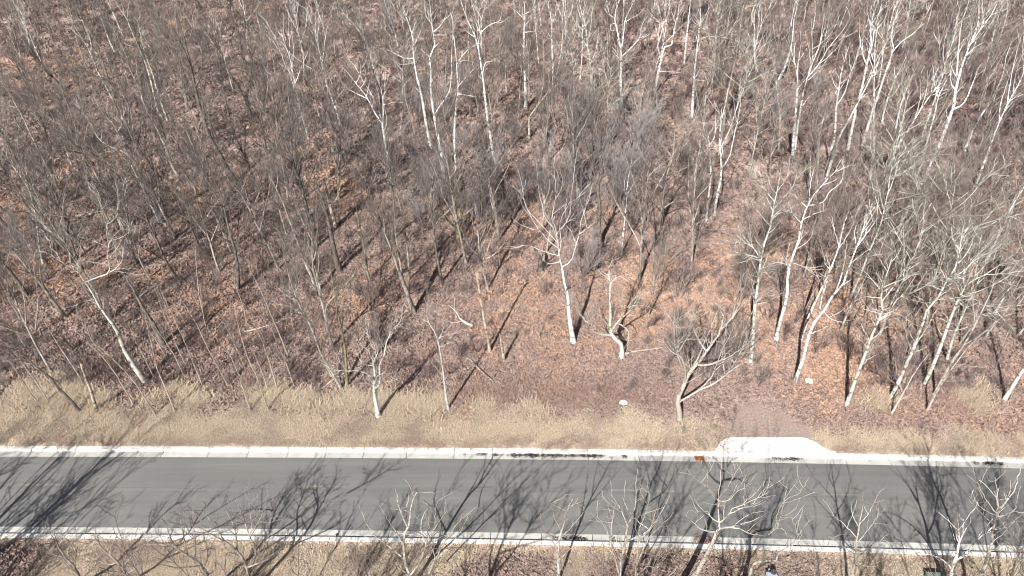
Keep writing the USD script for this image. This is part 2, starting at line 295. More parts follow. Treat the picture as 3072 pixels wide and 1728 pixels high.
stone('stone', 'tan rounded stone beside the foot of the white birch pair', 'stone', 21.85, 36.7, .34, (1.0, .9, .8), 23, tan_stone, .3)
stone('stone', 'small half-hidden grey stone at the tip of the tall pale grass, centre left', 'stone', -2.9, 34.05, .17, (1.2, .9, .7), 43, tan_stone, .3)

steel = mat('blue_grey_steel', {'g': ('geometry', {}), 'n': ('noise_texture', {'scale': 5.0, 'detail': 4.0}), 'r': ('rgb_ramp', ramp((.3, (.19, .22, .27)), (.7, (.27, .30, .36)))), 'p': ('principled_bsdf', {'roughness': .5})}, [('g.position', 'n.vector'), ('n.fac', 'r.fac'), ('r.color', 'p.base_color')])
green = mat('dark_green_steel', {'g': ('geometry', {}), 'n': ('noise_texture', {'scale': 5.0, 'detail': 4.0}), 'r': ('rgb_ramp', ramp((.3, (.05, .085, .075)), (.7, (.09, .13, .115)))), 'p': ('principled_bsdf', {'roughness': .5})}, [('g.position', 'n.vector'), ('n.fac', 'r.fac'), ('r.color', 'p.base_color')])
b = thing('utility_box', 'blue-grey metal box with a black round fitting at the bottom edge', 'utility box', (14.35, 20.95, height(14.35, 20.95)), 4)
put(b.GetPath(), 'body', box(-.27, .27, -.3, .3, -.05, .42, .02), steel); put(b.GetPath(), 'lid', box(-.29, .29, -.32, .32, .421, .465, .012), steel)
tor = trimesh.creation.annulus(.075, .15, .10, sections=24); tor.apply_translation([.12, .24, .52]); put(b.GetPath(), 'fitting', tor, iron)
put(b.GetPath(), 'latch', box(-.13, -.03, .25, .31, .466, .50, .005), iron)
put(b.GetPath(), 'pipe', trimesh.creation.cylinder(.045, .5, sections=16, transform=trimesh.transformations.translation_matrix([-.02, .47, .2])), steel)
b = thing('utility_box', 'dark green metal box at the bottom edge among pale stems, lower right', 'utility box', (23.3, 20.85, height(23.3, 20.85)), -3)
put(b.GetPath(), 'body', box(-.42, .42, -.35, .35, -.05, .45, .02), green); put(b.GetPath(), 'lid', box(-.44, .44, -.37, .37, .451, .51, .015), green)
put(b.GetPath(), 'latch', box(-.06, .06, -.395, -.372, .30, .40, .006), iron)

# ------------------------------------------------------------------ growing trees
def resample(poly, k, rough=0.0, g=None):
    p = np.asarray(poly, float)
    s = np.r_[0, np.cumsum(np.linalg.norm(np.diff(p, axis=0), axis=1))]
    if len(p) > 2:                                                       # a smooth curve through the points
        from scipy.interpolate import PchipInterpolator
        u = np.linspace(0, s[-1], k); keep = np.r_[True, np.diff(s) > 1e-6]
        q = PchipInterpolator(s[keep], p[keep])(u)
    else:
        q = np.stack([np.interp(np.linspace(0, s[-1], k), s, p[:, c]) for c in range(3)], -1)
    if rough:
        j = g.normal(0, rough, q.shape) * np.linspace(0, 1, k)[:, None]**.5; j[0] = 0
        q = q + j
    return q
def tubes(P, R, sides):
    n, k, _ = P.shape
    t = np.gradient(P, axis=1); t /= np.linalg.norm(t, axis=2, keepdims=True) + 1e-9
    mean = np.abs(t.mean(1)); ref = np.eye(3)[mean.argmin(1)][:, None]
    a = np.cross(t, ref); a /= np.linalg.norm(a, axis=2, keepdims=True) + 1e-9
    b = np.cross(t, a); th = np.arange(sides) * 2 * np.pi / sides
    V = P[:, :, None] + R[:, :, None, None] * (np.cos(th)[:, None] * a[:, :, None] + np.sin(th)[:, None] * b[:, :, None])
    base = (np.arange(n) * k * sides)[:, None, None]; i = (np.arange(k - 1) * sides)[None, :, None]; j = np.arange(sides)[None, None]
    p, r = base + i + j, base + i + (j + 1) % sides
    q = np.stack([p, p + sides, r + sides, r], -1).reshape(-1, 4)
    return V.reshape(-1, 3), np.vstack([q[:, [0, 1, 2]], q[:, [0, 2, 3]]])
def join(parts):
    vs, fs, o = [], [], 0
    for v, f in parts:
        if len(v): vs.append(v); fs.append(f + o); o += len(v)
    return (np.vstack(vs), np.vstack(fs)) if vs else None
def unit(v): return v / (np.linalg.norm(v, axis=-1, keepdims=True) + 1e-9)
def spawn(P, R, g, dens, t0, length, angle, k, grav, curl, rfac, rmax, tip, rmin=.003, follow=0.0):
    """Side shoots on every polyline of P: where, how long, how steep and how thick."""
    n, kp, _ = P.shape
    seg = np.linalg.norm(np.diff(P, axis=1), axis=2); L = seg.sum(1)
    m = g.poisson(np.clip(dens * L * (1 - t0), 0, 400)); idx = np.repeat(np.arange(n), m)
    if not len(idx): return np.zeros((0, k, 3)), np.zeros((0, k))
    t = t0 + (1 - t0) * g.random(len(idx))**.8
    x = t * (kp - 1); i = np.minimum(x.astype(int), kp - 2); u = (x - i)[:, None]
    pos = P[idx, i] * (1 - u) + P[idx, i + 1] * u
    tan = unit(P[idx, i + 1] - P[idx, i]); rad = R[idx, i] * (1 - u[:, 0]) + R[idx, i + 1] * u[:, 0]
    perp = unit(np.cross(tan, g.normal(size=tan.shape))); perp[:, 2] += .25; perp = unit(perp - (perp * tan).sum(1, keepdims=True) * tan)
    a = np.radians(np.clip(g.normal(angle, angle * .3, len(idx)), 8, 95))[:, None]
    d = tan * np.cos(a) + perp * np.sin(a)
    ln = length * (1.2 - .65 * t) * g.uniform(.5, 1.35, len(idx))
    ln = np.minimum(ln, .75 * L[idx])
    out = np.empty((len(idx), k, 3)); out[:, 0] = pos; step = (ln / (k - 1))[:, None]
    for s in range(1, k):
        d = unit(d + np.array([0, 0, grav / (k - 1)]) + g.normal(0, curl, d.shape))
        out[:, s] = out[:, s - 1] + d * step
    r0 = np.clip(rad * rfac, rmin, rmax)
    return out, r0[:, None] * np.linspace(1, 0, k)[None] + tip * np.linspace(0, 1, k)[None]
# species: branches (density per metre, start, length, angle), twigs, fine twigs
SP = {'birch': dict(b=(1.0, .30, 1.8, 28), w=(1.8, .2, .9, 30), f=(1.6, .1, .45, 33), grav=.35, limb=.26),
      'aspen': dict(b=(1.7, .25, 1.9, 40), w=(3.0, .1, .95, 38), f=(2.2, .1, .45, 40), grav=.30, limb=.27),
      'pale': dict(b=(1.4, .22, 1.5, 40), w=(2.8, .1, .75, 40), f=(2.4, .1, .36, 42), grav=.25, limb=.25),
      'grey': dict(b=(1.8, .25, 2.3, 32), w=(2.8, .1, 1.2, 30), f=(1.9, .1, .55, 32), grav=.30, limb=.30),
      'dark': dict(b=(1.7, .25, 2.2, 34), w=(2.6, .1, 1.1, 32), f=(1.8, .1, .5, 34), grav=.25, limb=.30),
      'moss': dict(b=(1.7, .25, 2.0, 34), w=(2.6, .1, 1.1, 32), f=(1.8, .1, .5, 34), grav=.25, limb=.30),
      'brown': dict(b=(1.9, .15, 1.3, 44), w=(3.6, .1, .65, 42), f=(3.2, .1, .32, 46), grav=.20, limb=.34),
      'snag': dict(b=(.35, .4, .5, 60), w=(.5, .2, .3, 50), f=(.4, .2, .2, 50), grav=.0, limb=.4),
      'sapling': dict(b=(1.5, .35, .95, 34), w=(3.0, .1, .5, 36), f=(3.6, .1, .3, 38), grav=.25, limb=.4),
      'thicket': dict(b=(2.6, .12, 1.4, 24), w=(3.0, .1, .8, 26), f=(2.2, .1, .40, 28), grav=.35, limb=.4)}
SP['snagw'] = SP['snag']
def grow(parent, sp, polys, r, tw, g, limb_parts=True, flat=False, twm=None, fine=1.0, th=1.0):
    """Trunk and limbs from their centre lines, then shoots of three finer orders."""
    S = SP[sp]; B = BARK[sp]; r = r * .86; trunk = resample(polys[0], 14, .012 * (not flat), g)
    L = np.linalg.norm(np.diff(trunk, axis=0), axis=1).sum(); t = np.linspace(0, 1, 14)
    R0 = r * ((1 - t)**.8 * .86 + .14 if sp in ('snag', 'snagw') and not flat else np.maximum(1 - t, 0)**.95) + .011
    if sp in ('snag', 'snagw') and not flat: R0 = r * (1 - .45 * t)
    if not flat: R0[0] *= 1.28; trunk[0, 2] -= .12
    sides = 9 if r > .12 else 6
    V, f = tubes(trunk[None], R0[None], sides)
    tip = np.arange(sides) + 13 * sides                                   # close the broken or cut ends
    f = np.vstack([f, [(tip[0], tip[i], tip[i + 1]) for i in range(1, sides - 1)]])
    root_f = np.arange(sides); f = np.vstack([f, [(root_f[0], root_f[i + 1], root_f[i]) for i in range(1, sides - 1)]])
    if sp in ('snag', 'snagw') and not flat:                             # splintered top
        V[tip] += g.normal(0, .09, (sides, 3)) * np.array([.3, .3, 1.6])
    put(parent, 'trunk', (V, f), B, smooth=50)
    P, R = [trunk], [R0]
    limbs = []
    for pl in polys[1:]:
        q = resample(pl, 14, .02 * (not flat), g); ll = np.linalg.norm(np.diff(q, axis=0), axis=1).sum()
        att = min(range(14 * len(P)), key=lambda i: np.sum((P[i // 14][i % 14] - q[0])**2))
        rr_ = min(.72 * R[att // 14][att % 14], S['limb'] * r * min(1.5, ll / 3.2) + .006)
        Rq = rr_ * (1 - t)**1.15 + .0075
        P.append(q); R.append(Rq); limbs.append((q, Rq))
    for q, Rq in limbs:
        if limb_parts: put(parent, 'limb', tubes(q[None], Rq[None], 6), B, smooth=50)
    if limbs and not limb_parts: put(parent, 'limbs', tubes(np.stack([a for a, _ in limbs]), np.stack([b for _, b in limbs]), 5), B, smooth=50)
    if tw <= 0: return
    P, R = np.stack(P), np.stack(R); q = tw**.5 * .86
    b, w, fz = S['b'], S['w'], S['f']
    Pb, Rb = spawn(P, R, g, b[0] * q, b[1], b[2], b[3], 6, S['grav'], .14, .65, .028 * th, .0105 * th, .008)
    Pw, Rw = spawn(Pb, Rb, g, w[0] * q, w[1], w[2], w[3], 4, S['grav'] * .6, .16, .85, .0165 * th, .0085 * th, .007)
    Pl, Rl = spawn(P, R, g, w[0] * .5 * q, .45, w[2] * .9, w[3], 4, S['grav'] * .6, .16, .6, .0165 * th, .0085 * th, .007)
    Pw, Rw = np.concatenate([Pw, Pl]), np.concatenate([Rw, Rl])
    Pf, Rf = spawn(Pw, Rw, g, fz[0] * .62 * q * fine, fz[1], fz[2], fz[3], 3, .1, .18, .9, .0095 * th, .006 * th, .005)
    light = sp in ('birch', 'aspen', 'pale')
    br = tubes(Pb, Rb, 4)
    if light: put(parent, 'branches', br, B, smooth=60, kind='stuff')
    m = join([tubes(Pw, Rw, 3), tubes(Pf, Rf, 3)] + ([] if light else [br]))
    if m: put(parent, 'twigs', m, twm or TWIG[sp], kind='stuff')
TWIGGY = 1.0
# trees: (name, bark, radius at foot, label, twigginess, place, lying, [trunk, limbs...] as centre lines in metres from the foot)
HEROES = [
('birch_tree','aspen',0.233,'big leaning silver birch at the left front with yellow lichen low on its trunk',1.6,[-26.83,36.58],0,[[[0.0,0.0,0.0],[-0.25,0.0,0.74],[-0.48,0.0,1.79],[-0.59,0.0,3.44],[-0.51,0.0,4.79],[-0.64,0.0,5.75],[-0.95,0.0,6.91],[-1.04,0.0,8.14],[-1.16,0.0,9.02],[-1.35,0.0,9.88],[-1.28,0.0,10.35]],[[-1.18,0.0,9.13],[0.27,-0.35,9.87],[1.06,-0.61,10.31],[1.58,-0.93,11.36],[1.87,-1.18,12.23],[2.55,-1.47,13.19],[2.97,-1.82,14.62],[3.21,-2.04,15.65],[3.47,-2.27,16.9]],[[0.44,-0.41,9.96],[1.42,-0.19,10.43],[1.81,-0.02,10.83],[2.0,0.12,11.45],[2.04,0.2,11.91]],[[-1.35,0.0,9.88],[-1.77,0.28,10.52],[-1.73,0.53,11.18],[-1.9,0.72,11.87],[-2.46,0.87,12.38],[-2.96,0.96,12.72]],[[-1.35,0.0,9.88],[-0.78,-0.34,11.05],[-0.18,-0.56,11.81],[0.13,-0.74,12.62],[0.01,-0.83,13.06],[-0.32,-0.95,13.71]],[[-1.38,0.02,9.91],[-1.8,-0.11,10.59],[-2.2,-0.21,11.17],[-2.69,-0.29,11.73],[-3.31,-0.34,11.76]],[[-1.01,0.0,7.71],[-1.56,-0.55,7.91],[-1.93,-0.79,7.76]],[[0.71,0.0,12.04],[0.71,-0.08,12.39],[0.48,-0.29,13.3],[0.47,-0.44,14.15],[0.61,-0.6,15.35]],[[1.73,0.0,13.5],[2.28,0.33,13.87],[2.7,0.64,14.82],[2.97,0.7,14.97]]]),
('bare_tree','dark',0.117,'dark thin tree arching over to the left edge above the pale grass',0.7,[-30.35,33.69],0,[[[0.0,0.0,0.0],[-0.26,0.0,1.25],[-0.63,0.0,2.41],[-0.77,0.0,3.4],[-1.28,0.0,4.13],[-1.58,0.0,5.09],[-1.84,0.0,5.9],[-2.35,0.0,6.13],[-2.89,0.0,6.07]],[[-1.58,0.0,5.09],[-1.7,-0.39,5.9],[-2.05,-0.97,5.51],[-2.44,-1.21,5.28]],[[-1.28,0.0,4.13],[-1.39,0.47,5.13],[-1.8,0.73,5.95],[-2.02,0.93,6.92]]]),
('snag','snag',0.14,'short broken snag with patchy white bark beside the left roadside grass',0,[-29.1,33.69],0,[[[0.0,0.0,0.0],[0.13,0.0,0.99],[0.32,0.0,2.28],[0.42,0.0,3.52],[0.56,0.0,4.61]],[[0.32,0.0,2.28],[0.29,0.1,2.81],[0.38,0.15,3.26]]]),
('sapling','sapling',0.105,'sapling pole standing alone at the grass edge in the left third',0.6,[-23.66,33.69],0,[[[0.0,0.0,0.0],[0.02,0.0,2.53],[0.02,0.0,4.01],[0.24,0.0,5.55],[0.37,0.0,6.81],[0.55,0.0,7.92],[0.72,0.0,8.99]]]),
('sapling','sapling',0.081,'twin-stemmed sapling nearest the road left of the lone pole',0.6,[-24.85,33.31],0,[[[0.0,0.0,0.0],[-0.22,0.0,1.77],[-0.45,0.0,3.27],[-0.84,0.0,4.49],[-1.21,0.0,5.43],[-1.92,0.0,6.8]]]),
('sapling','sapling',0.071,'thin sapling left of the big silver birch foot',0.6,[-26.79,34.26],0,[[[0.0,0.0,0.0],[-0.13,0.0,1.84],[-0.3,0.0,3.47],[-0.64,0.0,4.8],[-1.22,0.0,6.09],[-1.66,0.0,7.22]]]),
('sapling','sapling',0.082,'bare sapling bowed left at the edge of the tall pale grass',0.6,[-18.38,33.75],0,[[[0.0,0.0,0.0],[-0.01,0.0,2.34],[-0.02,0.0,3.83],[-0.2,0.0,5.61],[-0.63,0.0,6.64],[-1.05,0.0,7.65]]]),
('sapling','sapling',0.074,'thin straight sapling right of the big silver birch foot',0.6,[-24.44,37.34],0,[[[0.0,0.0,0.0],[-0.08,0.0,1.6],[-0.29,0.0,3.14],[-0.63,0.0,4.51],[-0.91,0.0,5.71]]]),
('sapling','sapling',0.073,'tall thin pole sapling leaning left, in the left pole thicket',0.6,[-22.71,36.37],0,[[[0.0,0.0,0.0],[-0.05,0.0,2.11],[-0.11,0.0,4.24],[-0.21,0.0,5.8],[-0.35,0.0,7.75],[-0.42,0.0,8.95]]]),
('sapling','sapling',0.073,'pale pole sapling in the middle of the left thicket',0.6,[-20.77,36.24],0,[[[0.0,0.0,0.0],[-0.27,0.0,1.98],[-0.53,0.0,3.87],[-0.71,0.0,5.91],[-0.93,0.0,7.06],[-1.19,0.0,8.29]]]),
('sapling','sapling',0.063,'slim sapling behind the straight one by the silver birch',0.6,[-24.83,38.64],0,[[[0.0,0.0,0.0],[-0.13,0.0,2.13],[-0.13,0.0,3.79],[-0.15,0.0,5.63],[-0.05,0.0,7.15]]]),
('sapling','sapling',0.098,'long thin tree leaning left above the short patchy snag',0.6,[-31.24,36.24],0,[[[0.0,0.0,0.0],[-0.12,0.0,1.72],[-0.29,0.0,3.25],[-0.45,0.0,4.72],[-0.47,0.0,5.79],[-0.5,0.0,6.84],[-0.69,0.0,8.07],[-1.15,0.0,9.06]]]),
('sapling','sapling',0.071,'slim pole rising from the tall pale grass at the left edge',0.6,[-32.93,34.51],0,[[[0.0,0.0,0.0],[-0.08,0.0,2.1],[-0.27,0.0,3.6],[-0.42,0.0,4.93],[-0.68,0.0,5.75]]]),
('sapling','sapling',0.059,'thinnest pole at the far left in the pale grass',0.6,[-33.62,34.39],0,[[[0.0,0.0,0.0],[-0.13,0.0,1.71],[-0.2,0.0,3.47],[-0.44,0.0,4.57]]]),
('sapling','sapling',0.063,'sapling standing just behind the bowed one in the thicket',0.6,[-20.08,38.06],0,[[[0.0,0.0,0.0],[-0.12,0.0,1.61],[-0.37,0.0,3.78],[-0.57,0.0,5.25]]]),
('sapling','sapling',0.087,'grey sapling with a fork at the right of the left thicket',0.6,[-19.2,37.63],0,[[[0.0,0.0,0.0],[-0.22,0.0,2.25],[-0.2,0.0,4.39],[-0.05,0.0,6.19]]]),
('sapling','sapling',0.062,'thin sapling directly right of the silver birch trunk',0.6,[-26.47,36.99],0,[[[0.0,0.0,0.0],[-0.08,0.0,2.05],[-0.19,0.0,4.07],[-0.21,0.0,5.4]]]),
('sapling','sapling',0.077,'pale sapling behind the long thin leaning tree',0.6,[-31.46,39.68],0,[[[0.0,0.0,0.0],[-0.43,0.0,1.49],[-0.35,0.0,3.05],[-0.47,0.0,4.31]]]),
('sapling','sapling',0.077,'short sapling in front of the dark broken trunk',0.6,[-26.78,39.61],0,[[[0.0,0.0,0.0],[-0.23,0.0,1.55],[-0.56,0.0,2.73]]]),
('sapling','sapling',0.094,'roadside sapling on the lawn edge at the end of the thicket',0.6,[-17.12,33.81],0,[[[0.0,0.0,0.0],[-0.1,0.0,1.9],[-0.13,0.0,3.4],[-0.34,0.0,4.75],[-0.37,0.0,6.22]]]),
('sapling','sapling',0.085,'sapling rising out of the tallest pale grass clump',0.6,[-17.06,35.83],0,[[[0.0,0.0,0.0],[0.01,0.0,2.36],[-0.05,0.0,4.23],[-0.23,0.0,5.9],[-0.52,0.0,7.37]]]),
('sapling','sapling',0.077,'tall sapling behind the pale grass clump',0.6,[-17.25,39.53],0,[[[0.0,0.0,0.0],[-0.16,0.0,1.75],[-0.5,0.0,4.43],[-0.79,0.0,6.61],[-1.14,0.0,8.29]]]),
('sapling','sapling',0.074,'sapling at the right end of the pole thicket',0.6,[-16.16,36.65],0,[[[0.0,0.0,0.0],[-0.12,0.0,2.11],[-0.38,0.0,4.13],[-0.53,0.0,6.04]]]),
('sapling','sapling',0.073,'bent sapling left of the tallest grass clump',0.6,[-17.73,35.83],0,[[[0.0,0.0,0.0],[-0.08,0.0,1.85],[-0.17,0.0,3.12],[-0.36,0.0,4.13]]]),
('dead_trunk','dark',0.261,'dark broken trunk with one pale forked branch behind the left saplings',0.25,[-27.24,40.61],0,[[[0.0,0.0,0.0],[-0.17,0.0,2.29],[-0.44,0.0,3.96],[-0.62,0.0,5.81],[-0.82,0.0,7.23]],[[-0.5,0.0,4.58],[0.2,0.28,5.11],[0.91,0.48,5.46],[1.47,0.6,5.85],[1.65,0.68,6.39]],[[0.21,0.28,5.12],[1.01,-0.16,6.17]]]),
('bare_tree','grey',0.192,'grey tree leaning far left from the middle of the left edge',1.0,[-36.63,44.04],0,[[[0.0,0.0,0.0],[-0.38,0.0,1.79],[-0.58,0.0,3.12],[-0.99,0.0,4.67],[-1.38,0.0,6.17],[-1.82,0.0,7.5]],[[-0.99,0.0,4.67],[-0.21,-0.66,6.86],[-0.07,-1.1,8.68],[0.27,-1.32,9.83]],[[-1.38,0.0,6.17],[-2.24,0.11,6.47],[-2.89,0.18,6.91]],[[-0.58,0.0,3.12],[0.81,-1.1,5.83],[1.98,-1.69,7.67]]]),
('birch_tree','aspen',0.137,'thin white birch near the left edge with a blue-grey crown',2.2,[-42.78,51.87],0,[[[0.0,0.0,0.0],[0.35,0.0,1.59],[0.86,0.0,3.28],[1.41,0.0,5.04],[1.73,0.0,6.49],[2.02,0.0,8.14],[2.28,0.0,9.01],[2.53,0.0,9.74],[2.82,0.0,10.56]],[[1.91,0.0,7.48],[1.2,0.56,9.06],[0.71,0.81,10.04],[0.38,0.93,10.7]],[[1.93,0.0,7.62],[2.92,0.58,7.83],[3.24,0.87,8.31]]]),
('birch_tree','birch',0.215,'forked birch with a black-marked white trunk in the left half',1.0,[-34.7,58.78],0,[[[0.0,0.0,0.0],[-0.48,0.0,2.84],[-0.65,0.0,4.71],[-0.91,-0.0,6.24],[-0.89,0.0,7.03],[-1.02,0.0,8.5],[-1.18,0.0,9.8],[-1.34,0.0,10.56],[-1.39,0.0,11.93]],[[-0.9,0.0,7.04],[-1.48,-0.53,8.22],[-2.03,-0.89,8.91],[-2.34,-1.18,9.69],[-2.22,-1.57,11.12],[-2.43,-1.86,12.34],[-2.68,-2.05,13.25]],[[-1.17,0.0,9.68],[-0.53,0.37,10.78],[-0.46,0.56,11.96]],[[-2.22,0.0,7.83],[-2.78,-0.35,7.87],[-3.34,-0.57,7.71]],[[-1.34,0.0,10.56],[-1.87,0.34,11.05],[-2.29,0.62,11.56],[-2.72,1.09,12.97]]]),
('bare_tree','dark',0.135,'dark slim tree crossing just right of the forked left birch',1.0,[-35.1,60.44],0,[[[0.0,0.0,0.0],[0.16,0.0,2.06],[0.7,0.0,4.69],[0.76,0.0,4.66],[-0.21,0.0,7.04],[-0.79,0.0,9.45],[-1.01,0.0,10.62],[-0.9,0.0,12.01]],[[-0.21,0.0,7.04],[-0.79,0.89,8.79],[-1.0,1.3,10.2]]]),
('birch_tree','grey',0.203,'pale crooked-topped tree upper left with a kinked trunk',0.8,[-36.92,68.8],0,[[[0.0,0.0,0.0],[-0.3,0.0,0.97],[-0.47,0.0,3.81],[-0.72,0.0,5.78],[-1.09,0.0,7.69],[-1.23,0.0,8.98],[-1.14,0.0,9.68],[-1.37,0.0,11.06],[-1.5,0.0,12.68]],[[-1.14,0.0,9.68],[-1.79,-0.3,9.8]],[[-1.37,0.0,11.06],[-0.94,0.42,12.13],[-1.04,0.68,13.38]],[[-0.72,0.0,5.78],[-0.3,0.36,5.32],[-0.05,0.82,3.89]]]),
('birch_tree','aspen',0.172,'slim white birch running up to a fork at the upper left',0.5,[-45.0,84.44],0,[[[0.0,0.0,0.0],[-0.24,0.0,0.9],[0.08,0.0,6.22],[0.0,0.0,8.02],[-0.18,0.0,9.46],[-0.36,0.0,10.87],[-0.48,0.0,12.41],[-0.96,0.0,13.76],[-1.27,0.0,14.64]],[[-0.48,0.0,12.41],[0.53,-0.76,13.96],[1.76,-1.42,15.86]]]),
('birch_tree','aspen',0.149,'thinnest of the three slim pale trees at the upper left',0.5,[-43.98,83.6],0,[[[0.0,0.0,0.0],[-0.12,0.0,3.51],[-0.06,0.0,6.36],[-0.2,0.0,8.46],[-0.03,0.0,10.97],[0.15,0.0,12.49]]]),
('bare_tree','dark',0.327,'tall dark tree with a bright peeled broken branch, upper left of centre',1.0,[-29.97,67.26],0,[[[0.0,0.0,0.0],[-0.62,0.0,1.6],[-1.1,0.0,3.62],[-1.45,0.0,4.98],[-1.69,0.0,6.16],[-1.74,0.0,9.02],[-1.62,0.0,10.95],[-1.49,0.0,12.81],[-1.4,0.0,14.99],[-1.41,0.0,16.72],[-1.54,0.0,18.4]],[[-1.62,0.0,10.84],[-0.27,-0.71,12.53],[0.36,-1.2,13.99],[1.01,-1.56,15.23],[1.18,-1.79,16.27]],[[-1.49,0.0,12.81],[-1.17,-1.17,15.11],[-1.17,-2.11,17.68]],[[-1.69,0.0,6.16],[-1.97,1.19,8.26],[-1.82,1.81,10.14]],[[-1.74,0.0,9.02],[-2.37,-0.27,10.24],[-2.95,-0.47,11.66]],[[-1.4,0.0,14.99],[-0.71,0.88,16.34],[-0.71,1.38,17.92]]]),
('bare_tree','dark',0.302,'dark forked tree with a curled side branch right of the tall dark one',1.0,[-33.6,84.87],0,[[[0.0,0.0,0.0],[-0.24,0.0,2.32],[0.73,0.0,5.07],[1.54,0.0,7.23],[1.98,0.0,10.59],[2.07,0.0,13.04]],[[0.13,0.0,3.37],[0.86,0.72,4.81],[1.08,0.96,5.74]],[[-0.24,0.0,2.32],[-0.65,-0.9,5.06],[-1.35,-1.56,7.92]],[[0.73,0.0,5.07],[0.23,0.73,7.48],[0.01,1.18,9.92]]]),
('bare_tree','grey',0.163,'lone slim grey tree near the left edge, halfway up',0.5,[-49.46,66.96],0,[[[0.0,0.0,0.0],[-0.21,0.0,2.69],[-0.38,0.0,4.67],[-0.42,0.0,6.88],[-0.58,0.0,8.73],[-0.8,0.0,10.38],[-0.73,0.0,11.73]],[[-0.58,0.0,8.73],[-1.48,0.11,8.96],[-2.15,0.17,9.36]],[[-0.8,0.0,10.38],[-0.56,0.57,11.39],[-0.69,0.85,12.36]]]),
('bare_tree','dark',0.304,'dark double-trunked tree in the upper left corner',1.6,[-62.83,94.1],0,[[[0.0,0.0,0.0],[-0.73,0.0,1.89],[-1.42,0.0,3.37],[-2.08,0.0,5.72],[-2.79,0.0,7.82],[-3.71,0.0,9.37]],[[-0.73,0.0,1.89],[-0.93,-1.14,3.95],[-1.01,-2.02,6.02],[-0.58,-2.59,7.92]],[[-1.42,0.0,3.37],[-1.95,1.17,4.98],[-2.03,1.85,6.56]],[[-2.08,0.0,5.72],[-2.7,-0.22,6.5],[-3.52,-0.36,6.89]]]),
('birch_tree','aspen',0.153,'long slender birch leaning left in the upper left woods',0.7,[-51.62,86.6],0,[[[0.0,0.0,0.0],[-0.49,0.0,3.57],[-0.92,0.0,6.14],[-0.92,0.0,7.97],[-1.31,0.0,9.59],[-1.68,0.0,11.18],[-1.85,0.0,12.42]],[[-0.92,0.0,7.97],[-0.09,-0.42,9.24],[0.05,-0.83,11.26]],[[-1.31,0.0,9.59],[-2.04,-0.23,10.77],[-2.38,-0.43,12.54]]]),
('birch_tree','aspen',0.187,'white-stemmed birch cut by the top edge, left of the middle of the left half',0.5,[-67.05,111.22],0,[[[0.0,0.0,0.0],[0.32,0.0,1.46],[0.24,0.0,3.52],[0.08,0.0,5.32],[0.02,0.0,7.87]]]),
('birch_tree','aspen',0.186,'white birch next to the top edge with a low fork, upper left',0.5,[-63.15,110.57],0,[[[0.0,0.0,0.0],[-0.26,0.0,2.28],[-0.3,0.0,4.51],[-0.35,0.0,6.68],[-0.47,0.0,8.03],[-0.45,0.0,9.18]],[[-0.33,0.0,5.7],[-1.77,0.44,6.17],[-1.87,0.78,7.45]]]),
('birch_tree','grey',0.231,'grey-white mottled trunk at the top, left of the tall dark tree pair',0.6,[-44.91,106.2],0,[[[0.0,0.0,0.0],[-0.3,0.0,0.82],[0.26,0.0,3.81],[0.46,0.0,5.37],[0.27,0.0,7.65],[0.18,0.0,9.14]]]),
('bare_tree','grey',0.174,'grey tree behind the big silver birch, right of its crown',0.9,[-40.6,63.27],0,[[[0.0,0.0,0.0],[-0.38,0.0,1.71],[-0.75,0.0,3.38],[-0.73,-0.0,3.05],[-1.27,0.0,5.25],[-1.85,0.0,6.54]],[[-0.73,-0.0,3.05],[0.15,-0.89,5.83],[0.24,-1.3,7.7]],[[-0.38,0.0,1.71],[0.06,0.78,2.83]]]),
('bare_tree','grey',0.187,'grey tree with a swept trunk left of the broken pale snag',1.0,[-16.8,47.47],0,[[[0.0,0.0,0.0],[-0.1,0.0,1.41],[-0.46,0.0,3.19],[-0.73,0.0,5.29],[-0.93,0.0,7.05],[-1.15,0.0,8.63],[-1.46,0.0,10.16],[-1.79,0.0,11.52]],[[-0.46,0.0,3.19],[-0.67,-0.38,4.5],[-1.23,-0.65,5.71]],[[-0.93,0.0,7.05],[-1.4,-0.15,8.24],[-1.83,-0.19,8.62]],[[-1.46,0.0,10.16],[-1.03,-0.26,11.44],[-0.98,-0.45,12.85]]]),
('bare_tree','dark',0.284,'stout dark-grey tree beside the broken pale snag',1.1,[-15.41,50.52],0,[[[0.0,0.0,0.0],[-0.16,0.0,1.65],[-0.17,0.0,3.86],[-0.22,0.0,5.72],[-0.37,0.0,7.51],[-0.67,0.0,8.99],[-0.68,0.0,10.19],[-0.71,0.0,10.64]],[[-0.37,0.0,7.51],[0.53,-0.81,9.3],[1.44,-1.24,10.47]],[[-0.22,0.0,5.72],[-0.82,0.59,6.92],[-1.18,0.91,7.88],[-1.92,1.22,9.08]],[[-0.67,0.0,8.99],[0.1,-0.67,10.77],[0.52,-1.03,12.18]],[[-0.68,0.0,10.19],[-1.07,-0.58,11.39],[-1.35,-1.01,12.72]]]),
('broken_snag','snag',0.229,'broken pale tan snag with a hooked branch, centre left',0,[-17.29,57.99],0,[[[0.0,0.0,0.0],[-0.11,0.0,1.39],[-0.25,0.0,2.57],[-0.29,0.0,4.29],[-0.36,0.0,4.99]],[[-0.23,0.0,2.42],[0.64,-0.35,3.35],[1.19,-0.66,4.51],[1.59,-1.0,6.34]]]),
